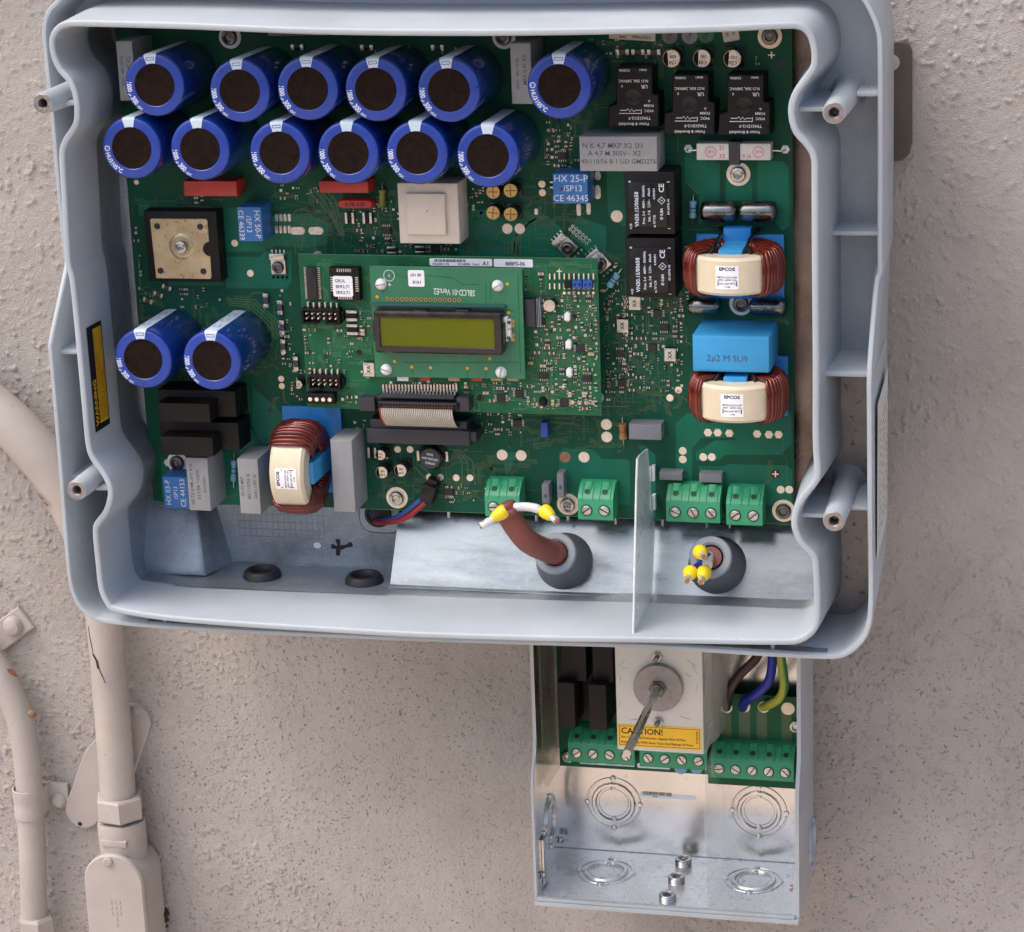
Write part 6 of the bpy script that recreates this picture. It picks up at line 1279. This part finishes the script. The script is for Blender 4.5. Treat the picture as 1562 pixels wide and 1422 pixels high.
x0, x1, y0, y1 = fb(856, 1000, 932, 1100, ZG + 10); pt(jbd, 'fuse_base', MB().box(x0, x1, y0, y1 + 10, ZG + .1, ZG + 10, 0, .6), 'black_plastic')
# ---------------------------------------------------------------- disconnect switch
ZX = -14.0
sx0, sx1, sy0, sy1 = fb(937, 985, 1074, 1152, ZX)
sw = root('disconnect_switch', 'off-white switch block with a steel disc and long shaft, film wrapped, in the junction box', 'switch', ((sx0 + sx1) / 2, sy0, ZG))
pt(sw, 'switch_body', MB().box(sx0, sx1, sy0, yT - 8, ZG + 18, ZX, 0, 1.4), 'switch_body')
cx, cy = at(1003.5, 1050, ZX + 4); RDk = 14.7
pt(sw, 'steel_disc', MB().lathe([(RDk - .2, ZX + .1), (RDk, ZX + .6), (RDk, ZX + 3.8), (RDk - .5, ZX + 4.3), (5.8, ZX + 4.3)], 56, (cx, cy, 0)), 'steel' if 0 else 'disc_steel' if 'disc_steel' in M else 'bracket_metal')
hb = pt(sw, 'hub', MB().lathe([(5.4, ZX + 4.2), (5.4, ZX + 5.6), (4.4, ZX + 6.4)], 6, (cx, cy, 0)).lathe([(4.0, ZX + 6.0), (3.8, ZX + 8.5), (2.9, ZX + 8.5)], 20, (cx, cy, 0)), 'dark_steel')
zt = None
best = min(range(0, 140), key=lambda t: math.hypot(*(np.array(_pr(cx, cy, ZX + t)) - (957.5, 1150)))) if '_pr' in globals() else 78
sh = pt(sw, 'shaft', MB().lathe([(2.5, ZX + 4), (2.5, ZX + 101), (2.2, ZX + 101.6), (.1, ZX + 101.6)], 24, (cx, cy, 0)), 'shaft_steel')
for u, v in ((1002, 1003), (1003.5, 1102)):
    x, y = at(u, v, ZX + 2); n_ = pt(sw, 'hex_nut', MB().lathe([(3.2, ZX + .1), (3.2, ZX + 2.2), (2.8, ZX + 2.6), (1.5, ZX + 2.6)], 6, (x, y, 0)), 'steel', smooth=20); ob('stud', MB().lathe([(1.7, ZX + 2), (1.7, ZX + 5.4), (1.2, ZX + 6.0), (.1, ZX + 6.0)], 14, (x, y, 0)), n_, mats='dark_steel')
x0, x1, y0, y1 = fb(942, 1104, 1070, 1145, ZX); cl_ = pt(sw, 'caution_label', MB().prism(rrect(x0, x1, y0, y1, .8, 3), ZX + .05, ZX + .2, 0, 0, False), 'warn_orange', 'yellow CAUTION sticker', smooth=0)
t_ = MB(); wL = x1 - x0; ed = .3
for q in ((x0 + 1, x1 - 1, y0 + .9, y0 + 1.15), (x0 + 1, x1 - 1, y1 - 1.15, y1 - .9), (x0 + 1, x0 + 1.25, y0 + .9, y1 - .9), (x1 - 1.25, x1 - 1, y0 + .9, y1 - .9)): t_.face([(q[0], q[2], ZX + .3), (q[1], q[2], ZX + .3), (q[1], q[3], ZX + .3), (q[0], q[3], ZX + .3)])
put_text(t_, 'CAUTION!', x0 + 2.2, y1 - 4.2, ZX + .3, 5.4, 0, left=True, bold=.02, sx=.98); put_text(t_, 'For Continued Protection Against Risk Of Fire.', x0 + 2.2, y0 + 6.0, ZX + .3, 2.05, 0, left=True); put_text(t_, 'Replace Only With Same Type And Ratings Of Fuse.', x0 + 2.2, y0 + 3.0, ZX + .3, 2.05, 0, left=True); put_text(t_, '09-100 FUSE', x1 - 2.4, (y0 + y1) / 2 + 1, ZX + .3, 1.5, 90)
ob('lettering', t_, cl_, mats='marker', smooth=0)
# wrinkled clear film wrapped round the right side of the switch
fx = smooth_path([(sx1 + .6, ZX - .6), (sx1 + 4, ZX - 10), (sx1 + 10, ZX - 26), (sx1 + 13, ZX - 44)], 6)
mb = MB(); rows = []
for k in range(12):
    yy = sy0 + 1 + (yT - 10 - sy0) * k / 11; sh_ = max(0, 1 - k / 5) * .55
    rows.append([(sx1 + (x - sx1) * (1 - sh_) + .5 * math.sin(k * 1.7 + i * .6), yy, z) for i, (x, z) in enumerate(fx)])
for a, b in zip(rows, rows[1:]):
    for k in range(len(a) - 1): mb.face([a[k], a[k + 1], b[k + 1], b[k]])
pt(sw, 'side_film', mb, 'film_side', 'milky film over the side of the switch', smooth=80)
mb = MB()
for u, v, L, a in ((948, 1012, 5, 50), (952, 1020, 4, 20), (1055, 1012, 7, -40), (1060, 1022, 6, -60), (944, 1075, 4, 70), (1062, 1050, 5, 80), (968, 1098, 6, 10), (1045, 1096, 6, -15), (945, 1035, 3, 100), (1050, 1030, 4, -30)):
    x, y = at(u, v, ZX + .3); c_, s_ = math.cos(math.radians(a)), math.sin(math.radians(a)); mb.tube([(x - c_ * L / 2, y - s_ * L / 2, ZX + .1), (x + .4 * s_, y, ZX + .35), (x + c_ * L / 2, y + s_ * L / 2, ZX + .1)], .3, 5)
pt(sw, 'film_crease', mb, 'clear_crease', kind='stuff')
# clear partition sheets
def sheet(name, label, pts, m='clear_sheet', th=.5):
    r_ = root(name, label, 'plastic sheet', pts[0]); P_ = [np.array(p, float) for p in pts]; n_ = np.cross(P_[1] - P_[0], P_[2] - P_[0]); n_ = n_ / np.linalg.norm(n_) * th
    pt(r_, 'sheet', MB().loft([[tuple(p) for p in P_], [tuple(p + n_) for p in P_]], 0, True, True), m, smooth=0); return r_
xp = at(1081, 1200, -24)[0]
zp0 = zF - 3
sheet('clear_partition', 'clear upright plastic partition left of the five-way terminal block', [(xp, yF + 1, zp0), (xp, at(1080, 1240, zp0)[1], zp0), (xp, at(1082, 1170, zp0 - 6)[1], zp0 - 4), (xp + .01, gy0 + 30, ZG + 19), (xp, gy0 + 30, ZJ + 1), (xp, yF + 1, ZJ + 1)])
xq = xL + 2.4
ya = at(832, 1200, zU - 6)[1]
sheet('clear_guard', 'greenish clear plastic guard along the left wall of the junction box', [(xq, yT - 2, zU - 6), (xq, ya + 6, zU - 6), (xq + .3, ya, zU - 8), (xq + .4, ya - 4, zU - 14), (xq + .5, gy0 - 2, ZJ + 2), (xq, yT - 2, ZJ + 2)], 'guard_sheet')
# wires rising out of the box
for nm, pts, m, lab, rr in (('brown_lead', [(1160, 988), (1152, 1006), (1128, 1030), (1112, 1055), (1108, 1079)], 'brown_wire', 'dark brown wire soldered to the terminal board, leftmost of three', 2.9), ('blue_lead', [(1177, 988), (1178, 1012), (1172, 1040), (1152, 1060), (1138, 1068), (1133, 1080)], 'blue_core', 'blue wire curving down to the middle solder joint', 2.9), ('striped_lead', [(1189, 988), (1193, 1018), (1196, 1045), (1190, 1064), (1176, 1074), (1163, 1079)], 'earth_wire', 'green and yellow striped earth wire curving to the right solder joint', 2.7)):
    p = [P(u, v, z) for (u, v), z in zip(pts, [-52, -50, -48, -50, -56, -62, ][:len(pts) - 1] + [ZG])]; r_ = root(nm, lab, 'wire', p[-1]); pts_ = smooth_path(p, 8)
    pt(r_, 'insulation', MB().tube(pts_, rr, 14), m)
    if m == 'earth_wire':
        pts2 = [np.array(q) + np.array([1.35, .2, .65]) for q in pts_]; pt(r_, 'green_stripe', MB().tube(pts2, 1.75, 10), 'green_wire')
# three loose threaded cylinders on the box floor
for k, (u, v, lab) in enumerate(((1042.5, 1320, 'steel threaded bushing on the box floor, rearmost of three'), (1032, 1347, 'steel threaded bushing on the box floor, between the other two'), (1018.5, 1375, 'steel threaded bushing on the box floor, nearest the front lip'))):
    x, z = aty(u, v, yF); z = min(z, zF - 6); o = root('bushing', lab, 'bushing', (x, yF, z), 'bushings on the junction box floor')
    pr = [(5.0, .05)]
    for i in range(5): pr += [(5.2, .4 + i * .8), (4.95, .8 + i * .8)]
    pt(o, 'knurled_body', MB().lathe([(p, h) for p, h in pr] + [(5.15, 4.6), (4.8, 5.0), (4.0, 5.0), (3.8, 4.5), (2.9, 4.5)], 28, (x, yF, z), 'y', 0, True, False), 'steel')
    pt(o, 'socket', MB().lathe([(2.9, 4.5), (2.6, 4.0), (.1, 3.6)], 6 if k else 20, (x, yF, z), 'y'), 'dark_steel')
    if k == 0: pt(o, 'pin', MB().lathe([(.9, 3.6), (.8, 4.7), (.1, 4.8)], 12, (x, yF, z), 'y'), 'steel')
